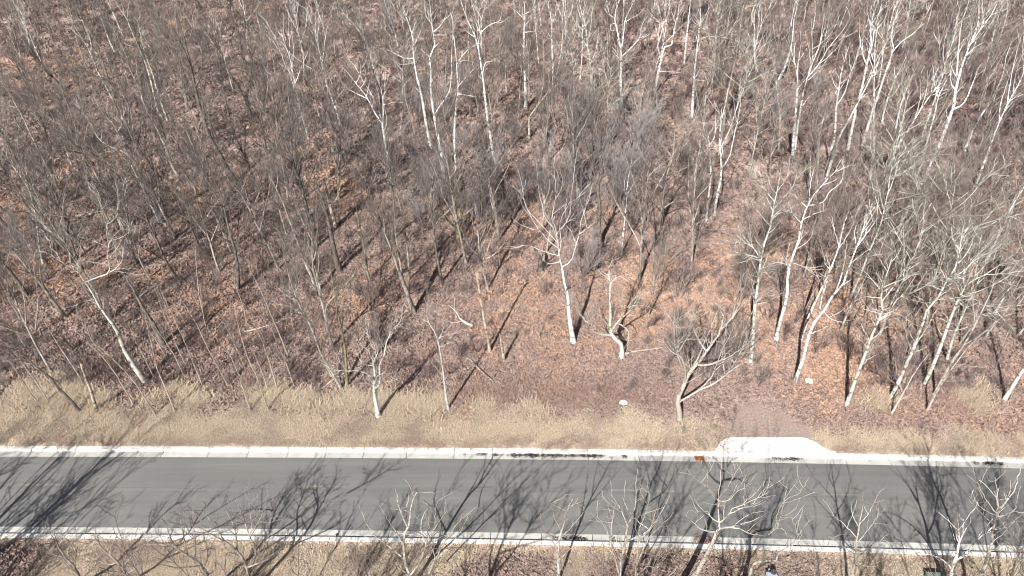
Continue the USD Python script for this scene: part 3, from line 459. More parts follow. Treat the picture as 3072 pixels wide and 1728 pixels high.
('bare_tree','grey',0.235,'grey tree splitting low into several upright stems left of centre',1.1,[-8.1,44.74],0,[[[0.0,0.0,0.0],[-0.35,0.0,1.66],[-0.64,0.0,3.14],[-0.99,0.0,4.95],[-1.26,0.0,6.32],[-1.6,0.0,7.89],[-1.88,0.0,8.95],[-2.22,0.0,10.32]],[[-0.64,0.0,3.14],[-0.86,0.88,4.21],[-1.06,1.57,5.28],[-1.23,2.19,6.52],[-1.24,2.89,8.42],[-1.26,3.23,9.65]],[[-0.99,0.0,4.95],[-1.5,0.85,6.13],[-2.08,1.5,7.44],[-2.56,1.77,8.12],[-3.12,2.02,8.92]],[[-0.35,0.0,1.66],[-0.22,0.95,3.11],[-0.27,1.38,4.38]],[[-1.6,0.0,7.89],[-1.52,-0.19,9.29],[-1.52,-0.33,10.84]]]),
('bare_tree','grey',0.118,'slim grey tree with small lichen spots right of the multi-stemmed grey one',0.8,[-9.07,49.21],0,[[[0.0,0.0,0.0],[0.14,0.0,2.26],[0.13,0.0,4.56],[0.08,0.0,6.38],[-0.11,0.0,7.88],[-0.19,0.0,9.21]],[[0.13,0.0,3.63],[0.7,-0.38,5.45],[0.71,-0.69,7.66]],[[0.46,-0.22,4.69],[1.35,-0.01,5.87],[2.07,0.11,6.82]]]),
('bare_tree','moss',0.118,'thin tree with a moss-yellow foot beside a pale grassy patch',0.7,[-12.52,49.21],0,[[[0.0,0.0,0.0],[-0.11,0.0,1.43],[-0.07,0.0,3.09],[-0.09,0.0,4.69],[-0.18,0.0,6.5],[-0.2,0.0,8.0],[-0.14,0.0,9.21]]]),
('bare_tree','dark',0.146,'slim dark trunk at the edge of the central clearing',0.8,[-6.12,48.81],0,[[[0.0,0.0,0.0],[-0.21,0.0,2.12],[-0.35,0.0,4.29],[-0.39,0.0,6.23],[-0.48,0.0,8.71],[-0.47,0.0,10.37]],[[-0.39,0.0,6.23],[0.2,-0.86,8.23],[0.28,-1.46,10.22]],[[-0.21,0.0,2.12],[0.64,0.33,2.59],[1.22,0.47,3.03]]]),
('mossy_tree','moss',0.288,'mossy tree forking low into dark upright stems at the centre',1.3,[-5.04,55.88],0,[[[0.0,0.0,0.0],[-0.1,0.0,1.34],[-0.28,0.0,3.36],[-0.36,0.0,5.31],[-0.46,0.0,6.92],[-0.51,0.0,7.03],[-0.6,0.0,8.72]],[[-0.09,0.0,1.2],[-1.01,-0.66,2.61],[-1.48,-1.23,4.22],[-1.5,-1.74,6.0],[-1.2,-2.08,7.49]],[[-0.14,0.0,1.77],[0.52,-0.88,3.6],[0.88,-1.69,5.44],[0.88,-2.43,7.3],[0.61,-2.86,8.41],[0.9,-3.22,9.44],[1.35,-3.84,11.54]],[[0.6,0.0,3.64],[1.22,0.35,4.42],[1.49,0.58,5.41]],[[-0.36,0.0,5.17],[0.19,0.24,5.86]],[[-0.51,0.0,7.03],[-1.29,0.79,8.07],[-1.86,1.15,8.93]]]),
('sapling','sapling',0.106,'thin dark sapling standing in the brush right of the mossy tree',0.7,[-1.1,51.34],0,[[[0.0,0.0,0.0],[-0.2,0.0,2.78],[-0.39,0.0,5.88],[-0.42,0.0,7.55]]]),
('snag','snag',0.129,'tall bare limbless pole snag in the central clearing',0,[-1.71,39.92],0,[[[0.0,0.0,0.0],[-0.3,0.0,2.6],[-0.54,0.0,4.75],[-0.69,0.0,6.21],[-0.8,0.0,7.5]],[[-0.77,0.0,7.15],[-1.2,-0.24,7.61],[-1.74,-0.42,7.93]]]),
('stump','snag',0.14,'splintered low stump at the foot of the bare pole snag',0,[-0.58,38.86],0,[[[0.0,0.0,0.0],[-0.14,0.0,1.15],[-0.28,0.0,2.72]],[[-0.11,0.0,0.87],[0.21,0.26,1.58],[0.31,0.38,2.2]]]),
('gnarled_tree','aspen',0.186,'small gnarled front tree with a forked crown standing in the pale grass',0.9,[-9.29,33.19],0,[[[0.0,0.0,0.0],[-0.02,0.0,1.38],[0.01,0.0,2.78],[0.24,0.0,4.0],[0.24,0.0,5.08],[0.65,0.0,6.0],[0.53,0.0,6.46]],[[0.01,0.0,2.66],[0.51,0.18,3.47],[0.49,0.32,4.3],[0.89,0.49,5.33],[1.09,0.6,6.16],[1.41,0.69,6.87],[1.99,0.78,7.68],[2.84,0.84,7.74]],[[0.01,0.0,2.78],[-0.39,-0.25,3.52],[-0.8,-0.35,3.56]],[[0.12,0.0,3.38],[-0.27,-0.54,4.76],[-0.69,-0.79,5.12],[-1.27,-1.09,5.4],[-2.46,-1.53,5.82]],[[0.25,0.0,5.09],[0.11,-0.15,6.25],[-0.3,-0.23,6.89],[-0.51,-0.29,7.71]],[[0.29,0.1,3.12],[0.97,0.34,3.06],[1.43,0.49,3.35]],[[1.28,0.65,6.58],[1.59,1.19,6.78],[2.05,1.55,7.49],[2.23,1.8,8.39]],[[0.24,0.0,4.84],[-0.41,-0.28,5.33],[-0.53,-0.45,6.18]],[[0.59,0.0,6.23],[0.26,0.37,6.81],[-0.29,0.62,7.49]]]),
('bare_tree','moss',0.134,'slim tree with a yellow lichen patch behind the small gnarled tree',1.0,[-12.1,36.3],0,[[[0.0,0.0,0.0],[0.26,0.0,2.17],[0.41,0.0,4.18],[0.4,0.0,5.62],[0.34,0.0,7.01],[0.35,0.0,8.24],[0.4,0.0,8.58],[0.43,0.0,9.86],[0.54,0.0,11.11]],[[0.38,0.0,8.47],[1.03,0.26,9.04],[1.86,0.44,9.65]],[[0.36,0.0,8.34],[-0.11,0.44,9.23],[-0.63,0.56,9.46]],[[0.42,0.0,9.44],[0.8,-0.16,10.4]]]),
('bare_tree','grey',0.133,'grey tree with twin leaning stems left of the small gnarled tree',1.3,[-12.36,35.9],0,[[[0.0,0.0,0.0],[-0.55,0.0,2.04],[-0.95,0.0,3.56],[-1.17,0.0,5.49],[-1.4,0.0,6.77],[-1.75,0.0,8.22],[-1.84,0.0,9.1],[-1.95,0.0,11.99]],[[-0.04,0.0,0.13],[-1.23,1.2,1.17],[-1.89,2.28,2.67],[-2.41,2.93,3.89],[-2.84,3.3,4.7],[-2.92,3.71,5.84],[-3.26,4.25,7.79]],[[-1.4,0.0,6.77],[-2.43,0.35,7.4],[-3.42,0.54,7.58],[-4.15,0.67,8.04]],[[-1.75,0.0,8.22],[-2.72,0.35,8.61],[-3.31,0.59,9.41]],[[-1.82,0.0,8.87],[-1.27,-0.17,10.07],[-1.59,-0.33,11.72]]]),
('sapling','pale',0.105,'pale young tree on the verge edge with low side branches, middle of the picture',0.9,[-4.47,33.81],0,[[[0.0,0.0,0.0],[-0.1,0.0,1.77],[-0.15,0.0,4.01],[-0.24,0.0,5.44],[-0.34,0.0,6.59],[-0.61,0.0,7.59],[-0.9,0.0,8.25],[-0.82,0.0,9.32]],[[-0.34,0.0,6.59],[0.13,-0.14,7.05],[0.83,-0.26,7.37]],[[-0.28,0.0,5.88],[0.53,-0.13,6.59]],[[-0.8,0.0,8.01],[-1.35,0.24,8.16]],[[-0.3,-0.01,6.63],[0.09,-0.17,7.74],[0.13,-0.24,8.44]]]),
('fallen_branch','snagw',0.121,'pale fallen limb lying in the clearing left of the pole snag',0.5,[-3.18,42.87],1,[[[0.0,0.0,0.15],[-0.94,0.66,0.27],[-1.46,1.84,0.15],[-2.16,2.58,0.27]],[[-0.84,0.71,0.12],[-1.67,0.32,0.27],[-2.54,0.48,0.42]],[[-1.58,2.06,0.12],[-1.64,3.12,0.27],[-1.94,4.22,0.42]]]),
('fallen_branch','snag',0.049,'thin fallen stick across a long trunk shadow in the leaves',0,[-1.38,36.56],1,[[[0.0,0.0,0.15],[-1.01,1.07,0.27],[-2.08,2.5,0.15],[-2.99,2.6,0.27],[-4.02,2.8,0.15]]]),
('birch_tree','birch',0.236,'white birch with a wide open crown standing alone at the centre',0.35,[4.86,41.16],0,[[[0.0,0.0,0.0],[-0.29,0.0,1.56],[-0.52,0.0,3.14],[-0.69,0.0,4.66],[-1.0,0.0,5.89],[-1.25,0.0,7.32],[-1.49,0.0,8.36],[-1.62,0.0,9.37]],[[-1.24,0.0,7.25],[-0.6,-0.38,8.16],[-0.44,-0.92,9.64],[-0.28,-1.38,11.01],[-0.29,-1.74,12.17],[-0.11,-2.02,13.14],[0.11,-2.38,14.51],[0.19,-2.58,15.47]],[[-0.08,0.0,10.14],[0.37,-0.25,10.73],[0.95,-0.46,11.39]],[[0.35,-0.24,10.71],[0.05,0.01,11.85],[-0.11,0.17,12.48]],[[0.09,-0.02,11.7],[0.72,-0.28,12.33],[0.88,-0.32,12.45]],[[-1.5,0.0,8.46],[-1.44,-0.57,9.74],[-1.65,-1.34,11.51],[-1.58,-1.74,12.47],[-1.2,-2.32,13.9],[-1.08,-2.91,15.55],[-1.09,-3.31,16.84],[-1.02,-3.61,17.92]],[[-1.56,0.0,8.92],[-1.67,-0.42,9.97],[-1.99,-1.02,11.52],[-2.2,-1.27,12.19],[-2.04,-1.9,14.05],[-2.11,-2.3,15.41],[-2.25,-2.58,16.47],[-2.29,-2.78,17.35]],[[-1.57,0.0,8.93],[-2.35,-0.26,9.76],[-2.84,-0.45,10.53],[-3.68,-0.62,10.96],[-4.32,-0.74,11.35],[-4.86,-0.86,12.05]],[[-2.67,-0.38,10.26],[-3.51,-0.76,11.78],[-3.98,-1.08,13.19],[-4.43,-1.26,14.18],[-4.86,-1.35,14.62]],[[-1.61,0.0,9.26],[-2.12,-0.32,11.09],[-2.71,-0.52,12.37],[-3.11,-0.72,13.89],[-3.23,-0.86,15.12],[-3.3,-0.96,16.28]],[[-1.46,0.0,8.24],[-2.19,0.26,8.3],[-2.95,0.48,8.49],[-3.81,0.68,8.71],[-4.38,0.77,8.53]],[[-1.65,-0.02,9.4],[-3.0,0.45,10.84],[-3.94,0.74,11.95],[-4.22,1.0,13.66],[-4.5,1.11,14.6]],[[-1.79,-0.11,9.92],[-1.18,0.03,10.88],[-0.28,0.14,11.35]],[[-1.36,0.0,7.76],[-2.09,-0.2,7.69],[-2.79,-0.37,8.72]],[[-2.06,-0.28,10.86],[-2.76,0.4,12.14],[-2.32,0.77,13.07],[-2.29,0.97,13.88]],[[-1.9,0.0,12.99],[-1.55,-0.62,14.33],[-1.7,-0.95,15.36]],[[-0.99,0.0,12.58],[-0.32,-0.2,13.2],[0.09,-0.29,13.65]],[[-1.51,-0.05,10.37],[-0.98,0.42,11.07],[-0.73,0.77,12.14]]]),
('stump','dark',0.33,'charred broken stump behind the open-crowned birch',0.1,[2.56,50.78],0,[[[0.0,0.0,0.0],[-0.07,0.0,1.33],[-0.65,0.0,2.59],[-0.94,0.0,3.01]],[[-0.06,0.0,1.18],[0.2,-0.59,2.71],[0.16,-0.86,3.7]]]),
('birch_tree','birch',0.108,'very slender white birch right of the open-crowned birch',0.3,[10.13,53.12],0,[[[0.0,0.0,0.0],[-0.03,0.0,2.21],[-0.05,0.0,4.3],[-0.1,0.0,5.91],[-0.17,0.0,7.21],[-0.13,0.0,8.49],[-0.08,0.0,9.11],[-0.05,0.0,9.94]],[[-0.12,0.0,6.43],[0.12,-0.33,7.26],[0.18,-0.45,7.71]],[[-0.11,0.0,6.17],[-0.54,-0.59,7.91],[-0.56,-0.82,8.91]],[[-0.02,-0.14,6.79],[0.47,-0.49,8.11]]]),
('gnarled_tree','aspen',0.192,'gnarled pale tree with a crooked low fork right of the open-crowned birch',0.7,[8.44,39.36],0,[[[0.0,0.0,0.0],[-0.18,0.0,1.38],[-0.68,0.0,1.91],[-1.14,0.0,2.69],[-1.23,0.0,4.33],[-1.41,0.0,5.79],[-1.46,0.0,6.97],[-1.7,0.0,8.12],[-1.52,0.0,9.24]],[[-1.07,0.0,2.56],[-0.53,-0.75,4.57],[-0.1,-1.13,5.48],[0.05,-1.4,6.29],[0.74,-1.87,7.68],[1.18,-2.06,8.27]],[[0.28,0.0,5.07],[1.22,0.31,4.83],[2.1,0.52,4.23]],[[-0.88,0.0,2.24],[-2.01,-0.6,2.94],[-2.69,-1.02,3.67],[-3.08,-1.44,4.77],[-3.95,-1.99,6.17],[-4.52,-2.42,7.65]],[[-1.14,0.0,2.69],[-1.68,-0.33,3.98],[-2.23,-0.49,4.72]],[[0.28,0.0,5.07],[-0.12,-0.16,5.08],[0.35,-0.53,6.44],[0.79,-0.81,7.92]],[[-0.73,-0.47,3.81],[0.26,-0.04,2.46],[0.3,0.16,1.24]],[[-1.46,0.0,6.97],[-0.85,-0.14,7.77],[-0.26,-0.22,7.37]]]),
('fallen_log','snag',0.128,'fallen log pointing right from the foot of the gnarled pale tree',0,[8.49,39.49],1,[[[0.0,0.0,0.15],[0.99,0.28,0.27],[2.19,0.64,0.15],[3.48,0.78,0.27]],[[1.03,0.44,0.12],[0.95,-0.4,0.27]]]),
('gnarled_tree','pale',0.219,'big gnarled grey tree forking at its foot on the verge left of the gravel patch',1.7,[11.62,32.93],0,[[[0.0,0.0,0.0],[-0.22,0.0,1.17],[-0.43,0.0,1.85],[-0.18,0.0,3.4],[-0.08,0.0,4.25],[0.39,0.0,5.2],[0.8,0.0,6.32],[1.38,0.0,8.08],[1.23,0.0,10.12]],[[-0.37,0.0,1.66],[0.3,-0.2,2.5],[0.77,-0.39,3.25],[1.39,-0.58,3.86],[1.94,-0.78,4.8],[2.57,-0.99,5.92],[3.27,-1.13,6.65],[3.7,-1.21,7.22]],[[-0.18,0.0,3.4],[-0.89,-0.87,6.31],[-1.35,-1.12,7.13],[-1.92,-1.7,9.52],[-2.91,-2.08,11.25]],[[0.35,0.0,5.12],[1.17,-0.33,5.5],[1.63,-0.53,5.99],[2.29,-0.79,6.84],[2.87,-1.03,8.01]],[[0.59,-0.32,2.97],[1.3,-0.69,5.13],[1.34,-0.97,7.0],[1.61,-1.21,9.11]],[[-0.99,0.0,6.12],[-1.53,-0.5,7.36],[-2.48,-0.93,8.5]],[[-0.99,0.0,6.12],[-0.72,-0.6,8.59],[-0.66,-0.92,10.49]],[[-0.65,-0.57,5.32],[-2.28,-2.26,10.35],[-2.53,-2.83,12.34]],[[0.8,0.0,6.32],[0.02,0.62,7.36],[-0.65,1.25,9.7]],[[1.0,0.0,6.91],[0.23,-1.08,9.91],[-0.66,-1.82,12.56]],[[1.38,0.0,8.08],[2.2,0.29,9.53],[2.37,0.45,11.03]],[[2.27,0.0,4.04],[2.42,-1.01,6.64],[2.29,-1.74,9.19]],[[2.29,-0.13,4.38],[1.97,0.39,6.17],[1.99,0.77,8.2]],[[-0.13,0.0,3.83],[0.69,0.82,5.37],[1.25,1.36,7.32]]]),
('bare_tree','dark',0.283,'dark upright tree behind the very slender birch',1.6,[8.32,54.61],0,[[[0.0,0.0,0.0],[-0.27,0.0,1.98],[-0.39,0.0,4.38],[-0.66,0.0,6.27],[-0.35,0.0,8.35],[-0.41,0.0,10.57]],[[-0.39,0.0,4.38],[0.35,0.86,5.26],[0.79,1.46,6.56]],[[-0.66,0.0,6.27],[-1.07,0.23,7.46],[-1.42,0.47,9.48]],[[-0.32,0.0,2.98],[-1.05,0.26,3.81],[-1.47,0.42,4.82]],[[-0.35,0.0,8.35],[0.42,0.49,9.47],[0.77,0.88,11.14]]]),
('bare_tree','grey',0.18,'grey wide-branched tree right of the centre with near-level lower limbs',1.3,[14.55,57.91],0,[[[0.0,0.0,0.0],[-0.04,0.0,2.02],[-0.14,-0.0,4.19],[-0.11,0.0,5.86],[0.16,0.0,7.46],[0.05,0.0,9.55],[-0.02,0.0,11.31]],[[-0.04,0.0,2.02],[1.13,0.31,2.72],[2.31,0.5,2.76],[3.35,0.63,2.83]],[[0.0,0.01,2.05],[-1.02,0.47,2.78],[-2.08,1.02,5.05]],[[-0.14,-0.0,4.19],[-1.65,-0.54,5.6],[-2.9,-0.82,6.56]],[[-0.12,0.0,5.31],[0.99,-0.71,6.64],[2.19,-1.16,7.64]],[[0.16,0.0,7.46],[-0.87,0.49,8.54],[-2.0,0.74,9.21]],[[0.09,0.0,8.77],[1.25,0.53,9.82],[2.15,0.76,10.48]]]),
('stump','dark',0.263,'dark rotten stump beside the grey wide-branched tree',0,[16.58,58.16],0,[[[0.0,0.0,0.0],[-0.32,0.0,1.14],[-0.54,0.0,1.95]],[[-0.23,0.0,0.82],[0.15,0.44,1.32],[0.18,0.71,1.91]]]),
('birch_tree','birch',0.133,'left one of two white birches with crossed stems, right of centre',0.3,[19.33,59.08],0,[[[0.0,0.0,0.0],[-0.23,0.0,2.53],[-0.39,0.0,4.97],[-0.71,-0.0,6.47],[-1.08,0.0,8.22],[-1.54,0.0,9.53],[-2.31,0.0,10.56]],[[-1.31,0.0,8.88],[-2.08,-0.56,10.55],[-2.08,-0.74,11.37]],[[-1.08,0.0,8.22],[-0.62,0.47,9.06],[-0.67,1.18,10.95],[-1.03,1.44,11.98]]]),
('birch_tree','birch',0.151,'right one of two white birches with crossed stems, right of centre',0.3,[20.43,60.11],0,[[[0.0,0.0,0.0],[-0.17,0.0,2.1],[-0.15,0.0,4.15],[-0.26,0.0,5.12],[-0.79,0.0,7.34],[-1.18,0.0,9.86],[-1.13,0.0,11.89],[-1.14,0.0,13.85]],[[-0.29,0.0,5.24],[0.44,0.51,6.82],[0.59,0.97,8.64],[0.72,1.15,9.49],[0.64,1.6,12.39]],[[0.35,0.0,9.86],[0.65,-0.64,11.15],[1.0,-1.18,12.73]],[[-1.18,0.0,9.86],[-2.06,-0.63,11.9],[-2.48,-0.76,12.44]],[[0.35,0.0,9.86],[-0.28,-0.33,11.4],[-0.78,-0.54,13.09]]]),
('birch_tree','birch',0.216,'tall straight birch in the upper middle right, standing in a bare red patch',0.9,[23.31,84.78],0,[[[0.0,0.0,0.0],[-0.5,0.0,4.25],[-0.77,0.0,8.07],[-0.89,0.0,10.77],[-0.9,0.0,11.85],[-1.5,0.0,14.56]],[[-0.9,0.0,11.85],[-0.19,0.48,12.94],[0.28,0.83,14.35]],[[-0.9,0.0,11.55],[-1.84,-0.5,12.15],[-2.59,-0.95,13.33]],[[-0.85,0.0,9.99],[0.55,-0.28,10.39],[1.62,-0.41,10.43]],[[-0.56,0.0,5.1],[0.64,0.29,4.83],[1.65,0.44,4.94]]]),
('birch_tree','birch',0.243,'white birch with tangled lower branches in the upper middle',0.5,[14.68,87.71],0,[[[0.0,0.0,0.0],[-0.64,0.0,4.03],[-0.82,0.0,6.77],[-1.49,0.0,9.58],[-2.08,0.0,11.49],[-1.97,0.0,13.05],[-1.56,0.0,13.82],[-1.33,0.0,14.72]],[[-0.82,0.0,6.77],[0.47,0.88,7.66],[1.63,1.74,9.05],[1.74,2.15,10.08],[2.2,2.42,10.82],[2.67,2.58,11.25]],[[-0.98,0.0,7.44],[-0.65,1.05,9.1],[-0.54,1.74,10.52],[0.21,2.41,12.26],[0.65,2.67,13.14]],[[-1.89,0.0,10.87],[-2.51,-0.08,10.72],[-2.46,-0.16,10.11],[-1.73,-0.22,10.04]],[[-0.79,0.0,6.35],[0.39,-0.56,6.54]],[[-0.81,0.0,11.02],[0.67,0.58,11.65]],[[-2.08,0.0,11.49],[-3.09,-0.48,12.25],[-3.65,-0.7,12.93]]]),
('birch_tree','birch',0.254,'short white birch forking into two antler-like limbs, upper middle',0.4,[19.61,92.52],0,[[[0.0,0.0,0.0],[0.19,0.0,2.83],[0.41,0.0,5.35],[0.6,0.0,6.58],[1.45,0.0,6.75],[1.59,0.0,8.3],[1.67,0.0,10.15],[2.31,0.0,11.63]],[[0.38,0.0,5.06],[-0.45,-0.63,7.12],[-0.66,-1.19,9.32],[-0.92,-1.53,10.9],[-1.42,-1.9,13.08]],[[-0.41,0.0,8.98],[0.46,-0.33,11.06],[0.47,-0.42,12.06]],[[-0.13,-0.1,9.64],[-1.95,-0.46,11.1],[-2.86,-0.7,12.78]],[[1.65,0.0,9.65],[1.0,0.79,11.09]],[[0.24,0.0,3.38],[1.84,-0.39,3.42],[2.96,-0.58,4.03]]]),
('birch_tree','birch',0.243,'straight thick white birch with one hooked side branch, top centre',0.7,[1.85,87.71],0,[[[0.0,0.0,0.0],[-0.13,0.0,3.68],[-0.33,0.0,6.6],[-0.37,0.0,9.9],[-0.23,0.0,12.28],[-0.41,0.0,13.82],[-0.5,0.0,15.02]],[[-0.36,0.0,10.06],[0.79,0.16,10.09],[1.6,0.26,10.62]],[[-0.23,0.0,12.28],[1.04,-0.22,13.11],[1.66,-0.32,13.9]],[[-0.27,0.0,11.49],[-1.2,0.63,12.26],[-2.17,1.04,12.93]]]),
('bare_tree','pale',0.183,'pale tree forking at brush height beside the thick top centre birch',0.8,[2.1,78.44],0,[[[0.0,0.0,0.0],[-0.04,0.0,2.56],[0.73,0.0,3.89],[1.64,0.0,5.19],[2.53,0.0,6.31],[4.04,0.0,7.1]],[[0.73,0.0,3.89],[1.36,1.08,5.09],[1.67,2.27,6.91],[1.65,3.32,9.07],[1.46,4.13,11.43]],[[1.5,0.0,10.01],[2.24,0.22,10.69]],[[2.53,0.0,6.31],[2.9,-0.59,7.94],[3.73,-0.98,9.29]]]),
('birch_tree','aspen',0.254,'pale many-branched tree rising behind the purple brush at the top centre',1.4,[11.1,92.62],0,[[[0.0,0.0,0.0],[-0.22,0.0,1.87],[-0.57,0.0,4.42],[-1.09,0.0,6.89],[-1.51,0.0,9.28],[-2.23,0.0,11.28],[-2.82,0.0,12.57]],[[-1.12,0.0,7.06],[-0.69,0.9,9.87],[-0.64,1.36,12.23]],[[-1.36,0.0,8.44],[-2.76,0.79,9.56],[-3.68,1.31,11.26]],[[-0.57,0.0,4.42],[0.23,0.64,6.52],[0.39,1.24,9.77]],[[-0.69,0.0,4.96],[-1.84,0.67,5.62],[-2.39,0.93,6.25]],[[-1.02,0.0,6.54],[-2.14,0.83,7.85],[-4.1,1.62,9.67]]]),
('birch_tree','birch',0.208,'white birch with a forked top just right of the top centre',0.5,[5.71,93.11],0,[[[0.0,0.0,0.0],[-0.1,0.0,2.8],[-0.29,0.0,5.68],[-0.46,0.0,8.12],[-0.51,0.0,9.48],[-0.92,0.0,11.47],[-1.12,0.0,12.45]],[[-0.5,0.0,9.31],[0.01,0.8,10.6],[0.67,1.38,12.1]],[[-0.29,0.0,5.68],[0.85,0.48,6.76]]]),
('birch_tree','birch',0.178,'slim white birch left of the tall straight one at the top',0.4,[26.21,104.7],0,[[[0.0,0.0,0.0],[-0.26,0.0,4.65],[-0.39,0.0,8.05],[-0.42,0.0,9.52],[-0.5,0.0,10.6]]]),
('birch_tree','birch',0.224,'double-stemmed white birch at the top, right of the tall straight one',0.4,[36.44,101.81],0,[[[0.0,0.0,0.0],[-1.02,0.0,3.43],[-1.57,0.0,6.08],[-2.07,0.0,8.46],[-1.52,0.0,10.25]],[[-1.69,0.0,6.63],[-2.27,0.52,8.32],[-1.74,0.77,9.7]],[[-0.71,0.0,2.41],[-0.46,-0.35,4.87],[-0.27,-0.5,6.41]]]),
('bare_tree','pale',0.161,'small pale forked tree below the top right of the tall straight birch',1.0,[27.78,92.62],0,[[[0.0,0.0,0.0],[-0.35,0.0,1.5],[-0.6,0.0,4.96],[-0.97,0.0,8.1],[-1.24,0.0,10.12]],[[-0.4,0.0,2.24],[-1.56,0.46,3.91],[-2.25,0.65,5.1]],[[-0.46,0.0,2.97],[-0.17,-0.69,4.66]]]),
('birch_tree','grey',0.208,'dull white trunk with a feathered crown above the crossed birches',1.3,[26.4,80.76],0,[[[0.0,0.0,0.0],[-0.43,0.0,4.28],[-0.35,0.0,7.21],[-0.3,0.0,9.4],[-0.35,0.0,11.97],[-0.48,0.0,14.16]],[[-0.3,0.0,9.4],[-1.58,-0.51,11.38],[-3.08,-0.8,12.64]],[[-0.31,0.0,9.09],[0.13,-1.1,11.11],[0.29,-1.61,12.59]],[[-0.31,0.0,9.71],[-0.23,0.85,10.96],[-0.67,1.54,12.56]]]),
('birch_tree','birch',0.236,'tall birch with a pinkish lower trunk, first of the row left of top centre',1.2,[-9.39,74.78],0,[[[0.0,0.0,0.0],[-0.4,0.0,2.99],[-0.71,0.0,6.93],[-1.1,0.0,9.34],[-1.22,0.0,11.37],[-1.07,0.0,13.06],[-1.49,0.0,14.7],[-1.87,0.0,16.56]],[[-1.2,0.0,11.08],[-2.31,0.42,10.94],[-3.18,0.72,11.27],[-4.04,0.94,11.63]],[[-1.49,0.0,14.7],[-2.27,-0.56,15.92],[-3.15,-0.99,17.34]],[[-1.66,0.0,15.51],[-1.27,-0.46,16.55],[-1.23,-0.85,17.94]],[[-1.18,0.0,10.66],[-2.39,-0.38,10.49],[-3.07,-0.55,10.69]],[[-1.13,0.0,12.35],[-0.39,-0.65,13.67],[0.17,-1.05,15.0]]]),
('birch_tree','birch',0.225,'tall kinked birch with a dark scar, second of the row left of top centre',1.0,[-7.69,70.07],0,[[[0.0,0.0,0.0],[-0.2,0.0,2.74],[-0.56,0.0,6.13],[-0.78,0.0,9.05],[-0.58,0.0,11.84],[-0.65,0.0,12.79],[-0.04,0.0,13.85],[-0.14,0.0,15.28],[-0.23,0.0,16.8],[-0.26,0.0,18.28]],[[-0.59,0.0,6.56],[0.22,0.38,7.75],[1.1,0.74,8.91],[1.37,1.11,10.62],[1.55,1.57,13.35],[1.77,1.81,15.27]],[[-0.14,0.0,15.28],[0.72,0.32,15.95],[1.3,0.57,17.14]],[[-0.12,0.0,14.95],[1.2,0.27,14.94]],[[-0.19,0.0,16.04],[-0.77,0.32,16.96],[-0.83,0.54,18.14]]]),
('birch_tree','birch',0.167,'slender birch rising behind the mossy tree',0.9,[-6.24,69.43],0,[[[0.0,0.0,0.0],[0.0,0.0,3.05],[0.38,0.0,7.87],[0.66,0.0,9.3],[0.65,0.0,12.06],[0.55,0.0,14.05],[0.49,0.0,15.47],[0.44,0.0,16.97]],[[0.65,0.0,9.86],[1.77,-0.24,11.19],[2.88,-0.38,12.33]],[[0.64,0.0,12.19],[1.55,0.36,13.28],[2.5,0.55,14.01]],[[0.68,0.01,12.23],[1.56,-0.17,12.66],[2.48,-0.3,12.43]],[[0.63,0.0,9.16],[1.71,-0.62,9.18],[3.1,-1.15,9.32]]]),
('birch_tree','birch',0.208,'tall white birch with a lyre-shaped double top, left of top centre',0.5,[-1.91,71.11],0,[[[0.0,0.0,0.0],[-0.33,0.0,2.57],[-0.77,0.0,5.99],[-1.05,0.0,9.23],[-1.27,0.0,11.48],[-1.74,0.0,14.18],[-2.48,0.0,15.88],[-2.95,0.0,17.27],[-3.28,0.0,18.51]],[[-1.27,0.0,11.48],[-1.24,0.93,13.9],[-1.21,1.42,15.6],[-1.86,1.72,16.82],[-2.24,1.86,17.55]],[[-1.16,0.0,15.88],[-0.71,-0.4,17.38],[-0.43,-0.54,18.15]],[[-1.12,0.0,14.84],[-0.36,-0.4,15.6],[0.71,-0.78,16.22],[0.99,-1.1,17.68]],[[-1.14,0.0,10.07],[-0.69,-0.78,12.03],[0.67,-1.19,12.3]],[[-2.48,0.0,15.88],[-2.66,-0.55,17.16],[-2.47,-0.85,18.23]],[[-1.78,0.0,14.28],[-2.87,-0.47,15.37],[-3.33,-0.72,16.46]]]),
('birch_tree','birch',0.197,'bright white birch with a bundle of spreading limbs, left of centre',0.25,[-13.04,65.77],0,[[[0.0,0.0,0.0],[0.14,0.0,3.28],[0.0,0.0,5.81],[-0.02,0.0,7.4],[-0.63,0.0,8.52],[-1.21,0.0,10.17],[-2.08,0.0,11.5],[-2.71,0.0,12.55],[-3.19,0.0,13.19]],[[-0.04,0.0,7.42],[-0.64,1.18,8.87],[-1.16,1.84,9.86],[-2.06,2.54,11.1],[-2.54,2.94,12.04],[-3.54,3.34,12.97]],[[-0.02,0.0,7.25],[0.34,-0.42,9.52],[0.43,-0.59,10.67],[0.21,-0.81,12.32],[0.07,-0.94,13.65]],[[0.39,-0.5,10.09],[0.66,-0.23,11.45],[0.63,-0.05,12.57]],[[-0.01,0.0,6.53],[0.63,-0.86,8.6],[0.61,-1.3,10.14]],[[-1.17,0.0,10.05],[-2.36,0.66,10.32],[-3.3,1.08,10.69],[-3.68,1.24,11.04]],[[-2.16,0.0,11.63],[-1.4,-0.27,13.41],[-1.52,-0.37,14.21]],[[-1.81,0.0,11.09],[-0.97,-0.34,12.67],[-1.07,-0.53,13.63]],[[0.47,-0.42,10.52],[1.13,0.1,11.46]],[[0.34,-0.42,9.56],[1.1,-0.14,9.68],[1.74,0.03,9.75]],[[-1.27,0.0,10.25],[-0.82,0.28,11.66],[-0.49,0.41,12.4]],[[0.64,-0.24,11.39],[0.91,0.02,11.76],[1.08,0.26,12.46]]]),
